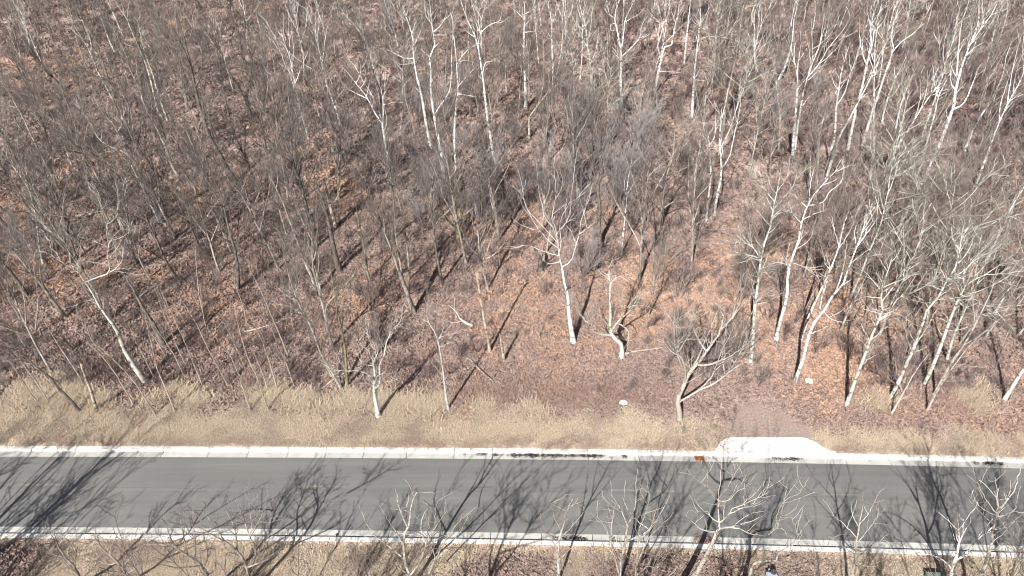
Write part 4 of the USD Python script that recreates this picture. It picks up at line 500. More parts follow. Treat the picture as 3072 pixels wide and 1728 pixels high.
('birch_tree','aspen',0.236,'pale bushy-crowned tree above the bright spreading birch',1.6,[-18.84,95.62],0,[[[0.0,0.0,0.0],[-0.34,0.0,1.91],[-0.79,0.0,5.05],[-1.17,0.0,7.02],[-2.11,0.0,8.07],[-3.29,0.0,9.8],[-4.15,0.0,11.15]],[[-0.82,0.0,5.2],[-0.07,-0.34,6.77],[0.42,-0.65,8.95]],[[-1.07,0.0,6.52],[-2.74,0.26,6.41],[-3.67,0.36,6.37]],[[-1.17,0.0,7.02],[-1.59,0.5,8.62],[-2.11,0.89,10.58]],[[-1.56,0.0,7.46],[-2.56,-0.64,9.12],[-4.46,-1.12,9.93]]]),
('bare_tree','pale',0.201,'low pale spreading tree near the top, left of the bushy-crowned one',1.3,[-27.8,103.24],0,[[[0.0,0.0,0.0],[-0.54,0.0,1.6],[-1.39,0.0,3.55],[-2.0,0.0,4.52],[-3.58,0.0,5.47],[-5.6,0.0,6.97]],[[-1.79,0.0,4.19],[-1.5,-0.93,6.12],[0.08,-2.08,9.35]],[[-2.0,0.0,4.52],[-2.1,0.27,6.52],[-2.99,0.42,8.14]],[[-2.05,0.15,5.61],[-0.19,0.44,6.66],[1.0,0.57,6.99]],[[-3.58,0.0,5.47],[-5.25,0.41,5.35],[-6.4,0.6,5.67]]]),
('birch_tree','birch',0.195,'white stem cut by the top edge left of the bushy-crowned tree',0.4,[-31.03,117.34],0,[[[0.0,0.0,0.0],[-0.01,0.0,1.3],[-0.47,0.0,3.84],[-0.62,0.0,5.5],[-0.38,0.0,7.54]]]),
('aspen_tree','aspen',0.177,'tall pale tree with drooping low branches at the right of the clearing',1.6,[18.18,38.75],0,[[[0.0,0.0,0.0],[-0.48,0.0,3.15],[-0.95,0.0,6.18],[-0.86,0.0,5.31],[-1.05,0.0,7.54],[-1.27,0.0,9.22],[-1.33,0.0,10.93],[-1.24,0.0,12.17],[-1.36,0.0,13.27],[-1.39,0.0,14.72],[-1.53,0.0,16.39]],[[-1.29,0.0,9.55],[-2.34,-0.41,10.14],[-3.48,-0.73,10.57]],[[-1.2,0.0,8.64],[-0.73,-0.24,9.11],[-0.5,-0.33,9.23]],[[-1.05,0.0,7.54],[-1.7,-0.11,7.85]],[[-1.24,0.0,12.17],[-2.32,-0.47,13.35],[-3.21,-0.75,14.38]],[[-1.36,0.0,13.37],[-1.13,-0.6,14.58],[-0.92,-1.1,15.78],[-1.0,-1.51,17.15]],[[-1.28,0.0,12.57],[-0.96,-0.41,13.41],[-0.44,-0.63,13.73]],[[-1.37,0.0,13.96],[-2.13,0.45,14.85],[-2.61,0.7,15.84]],[[-1.27,0.0,9.22],[-2.0,0.86,10.16],[-2.84,1.14,10.19]],[[-1.39,0.0,14.53],[-2.38,-0.46,15.89],[-2.88,-0.71,17.1]],[[-1.39,0.0,14.72],[-1.08,-0.21,15.95],[-1.02,-0.31,16.9]]]),
('birch_tree','birch',0.158,'white birch with a bent foot and bushy pale crown right of the drooping pale tree',1.4,[20.91,41.32],0,[[[0.0,0.0,0.0],[-0.17,0.0,2.1],[-0.17,0.0,4.04],[-0.42,0.0,5.28],[-0.67,0.0,6.73],[-0.63,0.0,8.36],[-0.56,0.0,9.6],[-0.73,0.0,11.02],[-0.69,0.0,12.28],[-0.26,0.0,13.41],[0.33,0.0,14.5],[0.69,0.0,15.08]],[[-0.69,0.0,12.18],[0.47,0.25,12.35],[0.72,0.39,12.99],[1.46,0.58,13.8],[1.33,0.7,14.73]],[[-0.62,0.0,8.61],[0.31,0.45,8.98],[0.65,0.7,9.49]],[[-0.69,0.0,12.07],[-1.54,0.54,12.8],[-1.79,0.68,13.24]],[[-0.61,0.0,12.48],[-0.55,0.67,13.35],[-0.39,1.09,14.33]],[[-0.73,0.0,11.02],[-0.01,-0.12,11.62],[0.54,-0.17,11.86]],[[-0.69,0.0,10.7],[-1.72,-0.27,11.71],[-2.54,-0.4,12.31]],[[-0.67,0.0,6.97],[-1.75,-0.19,7.57],[-2.4,-0.27,7.4]],[[-0.65,0.0,7.44],[-0.08,-0.23,7.37],[1.02,-0.49,6.84]]]),
('birch_tree','birch',0.131,'left stem-mate of the bright white pair leaning right by the gravel patch',0.4,[22.71,41.16],0,[[[0.0,0.0,0.0],[0.1,0.0,3.14],[0.3,0.0,5.03],[0.49,0.0,6.85],[0.55,0.0,8.7],[0.39,0.0,10.25],[0.42,0.0,11.75]],[[0.55,0.0,8.7],[0.69,-0.34,10.03],[0.63,-0.63,11.71]],[[0.49,0.0,6.85],[-0.37,-0.29,8.21],[-0.34,-0.36,8.71]],[[0.53,0.0,8.92],[0.32,0.88,9.7],[0.06,1.32,10.54]],[[0.3,0.0,5.03],[0.61,0.13,5.55],[1.14,0.21,5.85]]]),
('birch_tree','birch',0.147,'right member of the bright white pair with a forked foot by the gravel patch',0.25,[20.81,36.61],0,[[[0.0,0.0,0.0],[0.02,0.0,2.33],[-0.13,0.0,4.54],[-0.06,0.0,5.81],[0.34,0.0,6.89],[0.65,0.0,8.35],[0.99,0.0,9.0],[0.93,0.0,10.7],[1.04,0.0,12.02],[0.98,0.0,13.58],[1.22,0.0,14.9]],[[0.15,0.0,6.38],[-0.28,-0.41,7.66],[-0.78,-0.98,9.73],[-1.12,-1.24,10.95]],[[1.04,0.0,12.02],[1.64,0.43,12.83],[2.13,0.7,13.73]],[[0.67,0.0,8.39],[0.5,-0.27,10.05],[0.05,-0.54,12.27],[-0.08,-0.58,12.79]],[[0.93,0.0,10.59],[1.8,0.39,11.15],[2.41,0.58,11.64]],[[0.98,0.0,13.59],[0.6,-0.34,14.63]],[[0.31,0.0,6.8],[1.47,0.4,5.63],[2.59,0.62,5.22]],[[-0.12,0.0,4.67],[1.05,0.44,4.88],[1.61,0.63,5.09]],[[1.0,0.0,13.09],[1.3,-0.18,14.91]]]),
('aspen_tree','aspen',0.142,'pale aspen with a wide twiggy crown on the verge edge right of the gravel patch',1.8,[23.72,34.3],0,[[[0.0,0.0,0.0],[-0.13,0.0,2.93],[-0.18,0.0,5.7],[-0.24,0.0,7.11],[-0.21,0.0,8.51],[-0.6,0.0,9.46],[-0.87,0.0,10.8],[-0.88,0.0,11.6],[-0.87,0.0,12.29],[-1.04,0.0,13.06],[-1.37,0.0,13.81]],[[-0.23,0.0,7.75],[0.73,0.54,8.4],[0.88,0.76,8.77],[2.14,1.16,9.1],[2.95,1.41,9.56],[3.65,1.58,9.96]],[[-0.5,0.0,9.2],[0.29,0.6,10.06],[0.78,1.07,10.74],[1.42,1.52,11.64],[1.97,1.75,12.28]],[[-0.63,0.0,9.57],[-1.67,-0.14,9.78],[-2.72,-0.25,10.38]],[[-0.22,0.0,8.29],[-1.01,0.38,8.31],[-1.52,0.65,8.96]],[[-0.88,0.0,11.6],[-1.77,-0.19,12.61],[-2.47,-0.3,13.44]],[[-0.87,0.0,12.29],[-0.39,0.35,13.01],[-0.29,0.61,13.97]],[[-0.73,0.0,10.09],[-1.53,0.21,10.85],[-2.38,0.34,11.66]],[[-0.78,0.0,10.35],[0.64,0.13,11.11],[1.31,0.2,11.36]],[[0.45,0.38,8.2],[2.2,0.92,7.1],[2.9,1.12,6.36]]]),
('aspen_tree','aspen',0.155,'crook-trunked pale aspen, middle of three at the right front',1.7,[27.13,34.9],0,[[[0.0,0.0,0.0],[-0.05,0.0,2.13],[-0.05,0.0,4.97],[-0.25,0.0,6.21],[-0.21,0.0,7.8],[-0.36,0.0,7.92],[-0.21,0.0,8.68],[0.15,0.0,9.53],[0.01,0.0,10.57],[0.25,0.0,11.68],[-0.05,0.0,12.66],[-0.33,0.0,13.8],[-0.54,0.0,14.72]],[[0.03,0.0,10.45],[0.68,-0.22,11.33],[0.84,-0.38,12.34],[1.25,-0.56,13.79]],[[0.04,0.0,10.37],[-0.87,-0.27,11.47],[-1.88,-0.52,13.01]],[[0.25,0.0,11.68],[0.88,0.45,12.55],[0.96,0.73,13.52]],[[-0.05,0.0,12.66],[-0.6,0.19,13.3],[-0.99,0.34,14.33]],[[0.15,0.0,9.53],[-0.35,0.27,9.65],[-0.9,0.42,9.74]],[[-0.33,0.0,8.05],[-1.05,-0.28,9.01],[-1.86,-0.42,9.44]],[[0.64,-0.2,11.28],[1.73,0.36,11.93],[2.74,0.64,12.23]]]),
('aspen_tree','aspen',0.158,'straight pale aspen with long level limbs to the right, right front',1.7,[30.09,36.17],0,[[[0.0,0.0,0.0],[-0.15,0.0,2.95],[-0.45,0.0,5.96],[-0.67,0.0,8.56],[-0.51,0.0,7.69],[-0.55,0.0,8.9],[-1.13,0.0,10.17],[-1.12,0.0,10.79],[-1.35,0.0,11.81]],[[-0.55,0.0,8.9],[0.29,0.32,9.41],[0.94,0.49,9.51],[2.26,0.75,9.42],[3.51,0.95,9.6]],[[0.5,0.37,9.44],[1.89,0.95,10.13],[2.73,1.33,10.71],[3.43,1.56,11.18]],[[-0.51,0.0,7.79],[0.57,0.24,7.72],[1.75,0.52,6.94],[3.68,0.82,6.58]],[[-0.51,0.0,7.69],[-0.02,-0.15,7.13],[-0.03,-0.27,6.31]],[[-0.85,0.0,9.55],[-1.51,0.29,9.54],[-2.15,0.54,10.21]],[[-1.12,0.0,10.79],[-0.9,-0.26,11.98],[-0.59,-0.39,12.85]],[[-1.13,0.0,10.38],[-1.49,0.59,11.0],[-1.85,0.86,11.64]],[[0.13,0.26,9.31],[-0.08,-0.18,10.92],[0.29,-0.33,11.43]]]),
('bare_tree','pale',0.108,'thin pale tree right of the level-limbed aspen',1.2,[30.27,35.13],0,[[[0.0,0.0,0.0],[0.03,0.0,2.81],[0.25,0.0,4.76],[0.3,0.0,6.62],[0.09,0.0,10.09],[0.02,0.0,10.09],[0.01,0.0,11.12]],[[0.25,0.0,4.76],[0.55,-0.52,6.05],[0.75,-0.86,7.34]],[[0.3,0.0,6.62],[-0.15,0.58,8.13]]]),
('sapling','pale',0.081,'leaning sapling in front of the crook-trunked aspen',0.8,[26.46,33.37],0,[[[0.0,0.0,0.0],[0.11,0.0,1.85],[0.31,0.0,4.47],[0.63,0.0,5.72]],[[0.11,0.0,1.85],[0.58,0.76,2.89]]]),
('birch_tree','birch',0.143,'white trunk leaning out of the right edge above the verge',0.8,[35.08,34.71],0,[[[0.0,0.0,0.0],[0.04,0.0,1.63],[0.04,0.0,3.2],[-0.0,0.0,5.34],[-0.26,0.0,7.56],[-0.61,0.0,9.29]],[[0.02,0.0,4.29],[-1.5,-0.64,7.11],[-2.25,-0.97,9.3]],[[-0.0,0.0,5.34],[0.82,0.3,6.32]]]),
('sapling','pale',0.082,'thin sapling left of the trunk at the right edge',0.9,[29.04,33.63],0,[[[0.0,0.0,0.0],[-0.0,0.0,1.58],[0.2,0.0,4.01],[0.55,0.0,5.89],[1.12,0.0,7.49]],[[0.2,0.0,4.01],[1.28,0.27,4.4]]]),
('birch_tree','birch',0.152,'leaning white trunk entering from the right edge at mid height',0.7,[43.18,51.87],0,[[[0.0,0.0,0.0],[-0.06,0.0,1.88],[-0.05,0.0,3.55],[-0.16,0.0,5.97],[0.03,0.0,7.89],[0.07,0.0,9.5]],[[-0.16,0.0,5.97],[0.79,0.25,6.47]]]),
('bare_tree','pale',0.08,'thin grey stem behind the wide-crowned verge aspen',1.0,[26.3,42.28],0,[[[0.0,0.0,0.0],[0.06,0.0,2.5],[0.28,0.0,4.19],[0.39,0.0,5.8]]]),
('shrub','thicket',0.072,'low tangled bush at the foot of the crook-trunked aspen',1.6,[28.12,35.41],0,[[[0.0,0.0,0.0],[-1.12,0.0,2.09],[-1.79,0.0,3.87]],[[-0.25,0.0,0.47],[0.48,0.88,1.25],[1.07,1.28,2.03]],[[-0.27,0.0,0.51],[-2.16,-0.6,2.22],[-3.22,-0.9,3.61]],[[-0.39,0.0,0.72],[-1.34,-0.63,3.14],[-1.9,-1.01,5.21]],[[-0.39,0.0,0.72],[-0.74,0.72,1.17],[-1.38,1.07,1.53]]]),
('birch_tree','birch',0.23,'biggest birch of the white cluster with a broad fan top, upper right',0.35,[32.17,72.37],0,[[[0.0,0.0,0.0],[-0.76,0.0,4.37],[-1.26,0.0,7.28],[-1.7,0.0,9.34],[-2.12,0.0,11.33],[-2.29,0.0,13.39]],[[-1.51,0.0,8.47],[-0.9,-0.27,9.72],[-0.09,-0.6,11.53],[0.31,-0.86,13.26],[1.11,-1.08,14.92],[1.52,-1.27,16.9]],[[-0.82,-0.3,9.9],[-0.42,0.3,11.37],[0.03,0.91,13.11],[-0.02,1.49,15.63]],[[-0.65,-0.05,10.52],[-1.5,-0.66,12.65],[-2.65,-1.12,14.93]],[[-0.16,-0.57,11.37],[0.6,-1.44,12.91],[1.06,-2.19,14.99]],[[-0.43,0.28,11.32],[-1.38,-0.2,13.86],[-2.07,-0.46,15.91]],[[-1.76,0.0,9.63],[-2.21,0.63,11.11],[-3.7,1.37,13.65]],[[-0.27,0.5,11.95],[0.25,1.28,13.81],[0.36,1.67,15.45]],[[-0.96,0.02,12.73],[0.47,-0.2,14.53],[0.68,-0.29,15.6]],[[0.7,0.0,12.99],[1.27,0.21,13.19],[2.44,0.67,14.53]]]),
('birch_tree','birch',0.196,'birch immediately right of the broad fan-topped one, upper right',0.4,[33.07,74.43],0,[[[0.0,0.0,0.0],[-0.56,0.0,5.06],[-0.77,0.0,7.37],[-0.71,0.0,8.58],[-0.73,0.0,10.34],[-0.81,0.0,11.77]],[[-0.56,0.0,5.06],[0.15,-0.25,7.17],[0.74,-0.31,7.64]],[[-0.71,0.0,8.58],[0.01,-0.16,9.52],[0.46,-0.28,10.87]]]),
('birch_tree','birch',0.187,'birch with a low crooked branch in the middle of the upper right cluster',0.4,[35.29,70.07],0,[[[0.0,0.0,0.0],[-0.19,0.0,3.37],[-0.55,0.0,5.68],[-0.94,0.0,7.17],[-1.32,0.0,9.9],[-1.52,0.0,11.57],[-1.49,0.0,14.24]],[[-0.55,0.0,5.67],[0.11,-0.22,5.55],[0.55,-0.35,5.83],[0.82,-0.5,6.64]],[[-1.0,0.0,7.62],[-0.68,-0.3,9.17],[-0.85,-0.61,11.24],[-0.67,-0.85,13.46]],[[-1.22,0.0,9.2],[-1.82,0.57,9.97],[-2.11,0.9,10.97]],[[-1.32,0.0,9.9],[-1.0,-0.41,10.61],[-0.84,-0.81,11.85]]]),
('birch_tree','birch',0.163,'long birch leaning across the upper right cluster to the right',0.4,[33.89,66.81],0,[[[0.0,0.0,0.0],[-0.01,0.0,4.89],[0.46,0.0,7.09],[0.91,0.0,9.21],[1.35,0.0,11.65],[1.68,0.0,13.87],[1.79,0.0,15.5]],[[0.91,0.0,9.21],[1.6,0.28,9.92],[2.34,0.42,10.28]],[[1.35,0.0,11.65],[1.82,-0.35,12.57],[2.1,-0.49,13.13]]]),
('birch_tree','birch',0.216,'black-banded birch standing left of the brown opening, upper right',0.5,[39.57,74.96],0,[[[0.0,0.0,0.0],[-0.38,0.0,3.4],[-0.58,0.0,6.09],[-0.66,0.0,8.08],[-0.93,0.0,10.15],[-0.97,0.0,12.16],[-1.25,0.0,13.97],[-1.28,0.0,16.25]],[[-0.93,0.0,10.15],[-1.51,1.03,11.55],[-1.92,1.71,13.33]],[[-0.97,0.0,12.16],[-1.24,0.87,13.71],[-1.39,1.39,15.35]],[[-1.21,0.0,13.69],[-0.03,0.87,14.81],[0.23,1.31,15.91]],[[-0.97,0.0,12.02],[-2.94,-0.73,13.91]]]),
('birch_tree','birch',0.197,'forked birch with a long right-hand arm behind the brown opening',0.5,[41.36,75.31],0,[[[0.0,0.0,0.0],[-0.19,0.0,3.89],[-0.17,0.0,7.65],[-0.15,0.0,10.32],[-0.1,0.0,11.48],[-0.78,0.0,12.89],[-1.06,0.0,14.82],[-0.94,0.0,16.95]],[[-0.1,0.0,11.48],[0.81,0.68,12.26],[2.6,1.58,13.26],[3.19,2.03,14.25],[3.65,2.45,15.52]],[[-0.56,0.0,12.44],[-2.07,-1.09,14.32],[-2.79,-1.83,16.39]],[[-1.06,0.0,14.8],[-0.35,0.27,15.56]]]),
('birch_tree','birch',0.164,'straight spotted birch right of the brown opening',0.5,[39.03,67.41],0,[[[0.0,0.0,0.0],[-0.77,0.0,3.85],[-1.47,0.0,6.1],[-2.15,0.0,8.26],[-3.24,0.0,11.96],[-4.17,0.0,15.32],[-4.38,0.0,16.8]],[[-2.68,0.0,10.06],[-2.53,-0.68,11.68],[-2.41,-1.02,12.85]],[[-3.24,0.0,11.96],[-4.48,-0.44,13.68],[-5.28,-0.67,15.15]],[[-2.15,0.0,8.26],[-2.79,0.59,8.73],[-3.42,0.85,8.91]]]),
('birch_tree','birch',0.181,'white tree with a candelabra of limbs right of the brown opening',0.9,[40.65,66.96],0,[[[0.0,0.0,0.0],[-0.24,0.0,3.76],[0.29,0.0,6.3],[0.72,0.0,8.16],[1.28,0.0,9.97],[1.8,0.0,11.06],[2.45,0.0,12.13]],[[-0.96,0.0,5.71],[-0.44,1.63,8.21],[-0.11,2.25,9.66],[0.27,2.71,11.16]],[[-0.24,0.0,3.76],[-0.8,0.48,6.09],[-1.99,0.75,7.57],[-2.82,0.89,8.65]],[[0.29,0.0,6.3],[-0.55,-1.51,9.75],[-1.82,-2.38,12.2],[-2.5,-2.64,13.07]],[[0.72,0.0,8.16],[0.47,-0.3,10.36],[-0.3,-0.51,12.57]],[[1.28,0.0,9.97],[1.51,0.9,11.27],[1.83,1.36,12.44]],[[-0.14,0.0,2.23],[0.14,-0.62,3.46],[1.24,-1.23,4.66]],[[-0.02,0.0,0.27],[0.98,-0.58,2.67],[1.65,-0.79,3.69]],[[-0.01,0.0,0.16],[-1.79,-0.45,3.22],[-3.04,-0.58,4.35]]]),
('birch_tree','birch',0.148,'slim birch between the candelabra one and the tallest right birch',0.4,[45.16,69.27],0,[[[0.0,0.0,0.0],[-0.32,0.0,3.43],[-0.67,0.0,6.76],[-0.94,0.0,8.65],[-0.84,0.0,10.2],[-0.52,0.0,11.85]],[[-0.94,0.0,8.65],[-1.46,0.74,9.92],[-1.92,1.2,11.43]],[[-0.93,0.0,8.8],[-0.27,-0.37,9.64]]]),
('birch_tree','birch',0.252,'tallest leaning white birch of the right side, reaching the top edge',0.6,[44.15,66.3],0,[[[0.0,0.0,0.0],[0.09,0.0,3.48],[0.14,0.0,6.3],[0.04,0.0,8.72],[-0.56,0.0,11.3],[-0.75,0.0,13.78],[-0.76,0.0,15.41],[-0.03,0.0,17.0],[0.22,0.0,18.18],[0.26,0.0,19.23]],[[-0.56,0.0,11.3],[-0.85,1.21,14.02],[-1.08,2.0,16.67],[-0.93,2.27,17.94],[-0.89,2.4,18.62]],[[-0.76,0.0,15.41],[-0.35,0.72,16.91],[-1.04,1.37,18.88]],[[-0.75,0.0,13.78],[0.04,0.26,14.71],[0.93,0.39,15.16]],[[0.04,0.0,8.58],[1.41,0.66,9.15],[2.0,1.47,10.76],[2.34,1.94,12.2]],[[-0.38,0.0,10.53],[-1.04,0.58,11.62],[-1.14,0.95,13.07]],[[-0.16,0.0,16.71],[-1.54,-0.35,19.32]]]),
('birch_tree','birch',0.177,'leaning birch right of the tallest right-side birch',0.4,[53.33,74.96],0,[[[0.0,0.0,0.0],[-0.05,0.0,3.24],[0.22,0.0,4.84],[0.6,0.0,6.09],[0.7,0.0,8.68],[0.16,0.0,11.31],[0.02,0.0,13.28]],[[0.14,0.0,4.36],[-1.79,-1.53,8.06],[-2.16,-2.28,10.37],[-2.25,-2.83,12.52]],[[0.6,0.0,6.09],[1.08,-0.3,6.68],[1.46,-0.71,8.34]]]),
('birch_tree','birch',0.161,'slender long birch with an upswept fan, nearest the right edge',0.5,[49.71,66.01],0,[[[0.0,0.0,0.0],[-0.2,0.0,3.77],[-0.46,0.0,6.72],[-0.48,0.0,8.98],[-0.23,0.0,11.41],[-0.14,0.0,13.24]],[[-0.46,0.0,9.24],[-0.58,0.9,11.62],[-0.76,1.73,15.22]],[[-0.47,0.0,7.44],[-0.98,0.34,9.67],[-1.04,0.57,12.26]],[[-0.34,0.0,10.34],[-2.14,-1.49,13.5],[-2.74,-2.11,15.44]]]),
('birch_tree','birch',0.148,'small white birch with a tufted top right of the straight spotted one',0.4,[46.87,82.57],0,[[[0.0,0.0,0.0],[-0.4,0.0,3.4],[-0.3,0.0,5.58],[0.01,0.0,7.53],[0.11,0.0,8.64]],[[-0.4,0.0,3.4],[0.53,0.39,4.1],[0.91,0.69,5.32]],[[-0.35,0.0,4.41],[-0.89,0.58,5.7],[-0.61,0.79,6.61]]]),
('birch_tree','grey',0.188,'spotted dusky birch in front of the cluster, upper right',0.5,[34.5,70.55],0,[[[0.0,0.0,0.0],[-0.68,0.0,2.83],[-0.95,0.0,4.4],[-0.95,0.0,6.52],[-1.16,0.0,8.87],[-1.43,0.0,10.85]],[[-0.95,0.0,5.92],[-1.65,0.48,6.62],[-1.97,0.78,7.69]],[[-0.95,0.0,4.4],[-0.19,-0.17,5.08],[0.09,-0.27,6.04]]]),
('bare_tree','pale',0.176,'pale wide-forked tree left of the upper right birch cluster',0.8,[31.21,74.43],0,[[[0.0,0.0,0.0],[-0.76,0.0,4.27],[-1.49,0.0,6.46],[-1.95,0.0,7.83],[-2.4,0.0,9.46]],[[-1.89,0.0,7.66],[-3.08,-0.33,8.85],[-4.55,-0.63,10.55]],[[-2.02,0.0,8.09],[-2.22,-1.22,10.76],[-2.89,-1.74,12.33]],[[-2.08,0.0,8.29],[-2.74,0.55,10.44],[-3.69,0.8,11.79]],[[-1.68,0.0,7.03],[-0.93,-0.37,8.27],[-0.32,-0.56,9.08]],[[-2.02,0.0,10.34],[-0.9,0.61,11.28]]]),
('stump','birch',0.146,'short broken white birch stub by the brown opening',0,[36.21,67.72],0,[[[0.0,0.0,0.0],[-0.4,0.0,1.68],[-0.73,0.0,2.94]],[[-0.04,0.0,0.19],[-0.84,-0.47,-0.32],[-1.32,-0.95,-1.33]]]),
('birch_tree','birch',0.215,'pair of thin pale stems cut by the top edge left of the fan-topped birch',0.3,[37.76,96.65],0,[[[0.0,0.0,0.0],[0.69,0.0,2.67],[0.86,0.0,5.08],[0.7,0.0,7.24],[0.36,0.0,8.99],[0.36,0.0,11.55]],[[0.73,0.0,6.88],[0.27,0.44,8.87],[0.31,0.77,11.36]]]),
('bare_tree','pale',0.215,'tall pale tree in front of the road with wide forked limbs by the lower drain',0.8,[8.89,19.6],0,[[[0.0,0.0,0.0],[0.0,0.0,1.25],[0.49,0.0,2.84],[0.75,0.0,4.52],[0.92,0.0,5.93],[0.98,0.0,7.18],[1.05,0.0,6.94],[0.82,0.0,7.95],[0.66,0.0,8.7],[0.58,0.0,9.14]],[[1.04,0.0,6.97],[1.66,0.24,6.74],[2.31,0.49,6.62],[2.94,0.69,6.64],[3.48,0.84,6.79]],[[1.13,0.03,6.94],[1.79,-0.07,7.12],[2.37,-0.17,6.87],[3.12,-0.24,6.78]],[[0.92,0.0,7.49],[0.41,-0.12,8.04],[0.12,-0.2,8.57],[-0.41,-0.27,8.67],[-0.76,-0.31,8.87]],[[0.93,0.0,7.43],[1.09,-0.15,8.01],[1.08,-0.44,9.1],[1.52,-0.7,9.89],[1.79,-0.86,10.45],[2.17,-1.0,11.06]],[[1.09,-0.25,8.4],[1.87,-0.01,8.64],[2.55,0.2,8.71],[3.04,0.33,8.94]],[[1.06,-0.11,7.87],[0.8,-0.29,9.03],[0.66,-0.4,9.9]],[[0.58,0.0,9.14],[0.42,0.41,9.17],[0.23,0.72,9.26],[0.22,1.03,9.58],[0.06,1.24,9.85],[-0.07,1.41,10.23]],[[-0.09,0.0,10.21],[-0.74,-0.29,11.0],[-1.13,-0.46,11.62],[-1.47,-0.6,12.28]],[[0.58,0.0,9.14],[0.68,0.4,9.4],[0.75,0.71,9.77],[0.76,1.01,10.38],[0.72,1.07,10.58]],[[0.6,0.08,9.19],[0.61,-0.39,10.52],[0.52,-0.9,12.12],[0.49,-1.22,13.28],[0.48,-1.35,13.8]],[[0.59,0.0,9.1],[0.97,-0.08,9.25],[1.1,-0.12,9.44],[1.19,-0.2,10.05],[1.52,-0.26,10.48],[1.72,-0.29,10.72]],[[-0.49,-0.18,10.7],[-0.27,-0.32,11.97],[-0.26,-0.36,12.35]],[[2.31,0.13,8.69],[2.45,-0.09,10.05],[2.58,-0.23,10.85]],[[1.93,0.01,8.65],[1.46,-0.39,10.3],[1.4,-0.48,10.78]],[[0.27,-0.16,8.3],[-0.28,-0.25,8.98],[-0.7,-0.35,9.84]],[[0.6,-0.48,10.79],[0.71,-0.37,11.96],[0.46,-0.29,12.38]],[[0.96,0.0,6.7],[-0.06,-0.47,7.64],[-0.64,-0.77,8.61],[-1.16,-0.98,9.43]]]),
('bare_tree','pale',0.154,'bent white tree with an elbow bough at the bottom edge, above the blue-grey box',0.8,[12.48,20.1],0,[[[0.0,0.0,0.0],[0.0,0.0,1.29],[0.06,0.0,2.2],[-0.04,0.0,2.97],[0.19,0.0,3.33],[1.12,0.0,3.5],[1.08,0.0,3.83],[1.49,0.0,4.61]],[[1.08,0.0,3.83],[1.01,-0.23,4.71],[1.2,-0.44,5.47],[1.23,-0.63,6.25],[0.85,-0.89,7.43],[0.06,-1.19,9.01]],[[1.49,0.0,4.61],[2.12,0.4,5.02],[2.01,0.58,5.5]],[[0.18,0.0,5.62],[0.27,-0.36,6.89],[0.07,-0.63,7.98],[0.31,-0.79,8.51],[0.42,-0.93,9.16],[0.27,-1.12,10.2]],[[0.25,-0.39,7.02],[-0.2,-0.93,9.72],[0.14,-1.15,10.51],[0.12,-1.3,11.32]],[[0.04,-0.64,8.27],[-0.49,-1.13,11.18]],[[0.26,-0.3,6.68],[0.47,-0.57,6.96],[0.7,-0.75,6.52]],[[0.2,-0.04,5.78],[0.27,-0.13,6.39],[0.28,-0.2,7.05]],[[1.22,-0.57,5.99],[1.42,-0.63,7.36]]]),
('sapling','pale',0.092,'round-crowned young tree at the bottom edge in front of the road, right third',1.3,[18.36,20.6],0,[[[0.0,0.0,0.0],[0.0,0.0,0.43],[-0.08,-0.0,1.36],[-0.29,0.0,2.7],[-0.71,0.0,4.39],[-1.04,0.0,6.0],[-1.27,0.0,7.34]],[[-0.29,0.0,2.7],[0.0,-0.2,4.08],[0.42,-0.35,5.53]],[[-0.4,0.0,3.13],[-1.84,-0.61,4.93],[-3.3,-1.08,6.64]],[[-0.66,0.0,4.19],[0.11,0.57,4.77],[0.47,0.86,5.55]],[[-0.75,0.0,4.6],[-1.48,0.32,5.34],[-2.19,0.46,5.92]],[[-1.0,0.0,5.8],[-0.53,0.33,6.5],[-0.42,0.46,7.08]],[[-0.96,0.0,5.61],[-1.11,0.77,5.88],[-1.14,1.01,6.32]],[[-0.25,0.0,2.47],[1.3,0.43,1.55],[2.15,0.69,2.03]]]),
('birch_tree','birch',0.155,'two-pronged white birch at the bottom right in front of the road',0.8,[23.41,20.2],0,[[[0.0,0.0,0.0],[0.0,0.0,1.12],[-0.22,0.0,2.03],[-0.49,0.0,2.91],[-0.56,0.0,3.56],[-0.94,0.0,5.01],[-1.02,0.0,5.81],[-0.98,0.0,6.58]],[[-0.52,0.0,3.12],[-0.02,0.14,3.75],[0.35,0.34,4.9],[0.78,0.46,5.72],[0.71,0.54,6.57],[0.91,0.6,7.25]],[[-0.94,0.0,5.01],[-2.11,-0.59,7.08],[-2.64,-0.81,8.04]],[[-1.0,0.0,5.62],[-1.24,0.2,6.49]],[[0.73,0.51,6.29],[2.23,1.35,6.02],[2.36,1.83,6.91]],[[0.73,0.52,6.38],[-0.95,-0.24,7.87],[-2.75,-0.8,9.7]],[[0.36,0.36,6.7],[-0.82,-0.42,8.65],[-1.61,-0.69,9.9]],[[0.46,0.37,5.1],[0.9,0.54,4.99],[1.34,0.66,5.23]],[[-0.22,0.0,2.03],[-1.94,-0.43,4.25],[-3.2,-0.6,4.93]]]),
('bare_tree','pale',0.118,'slim pale tree in front of the road at the right edge with an airy crown',1.2,[24.7,20.0],0,[[[0.0,0.0,0.0],[0.0,0.0,1.24],[-0.13,0.0,2.16],[-0.46,0.0,3.88],[-0.91,0.0,5.52],[-1.26,0.0,6.49],[-1.52,0.0,7.81],[-1.5,0.0,8.53],[-1.95,0.0,10.09]],[[-1.29,0.0,6.68],[-2.07,0.41,7.23],[-2.69,0.6,7.9]],[[-0.98,0.0,5.72],[-1.27,-0.58,7.72],[-1.27,-0.82,8.79]],[[-1.52,0.0,7.81],[-1.59,0.57,8.47],[-1.86,0.84,9.19]],[[-1.5,0.0,8.53],[-0.93,0.61,9.3],[-0.92,0.95,10.24]],[[-1.45,0.0,7.45],[-2.43,0.35,8.59],[-2.89,0.46,9.32]]]),
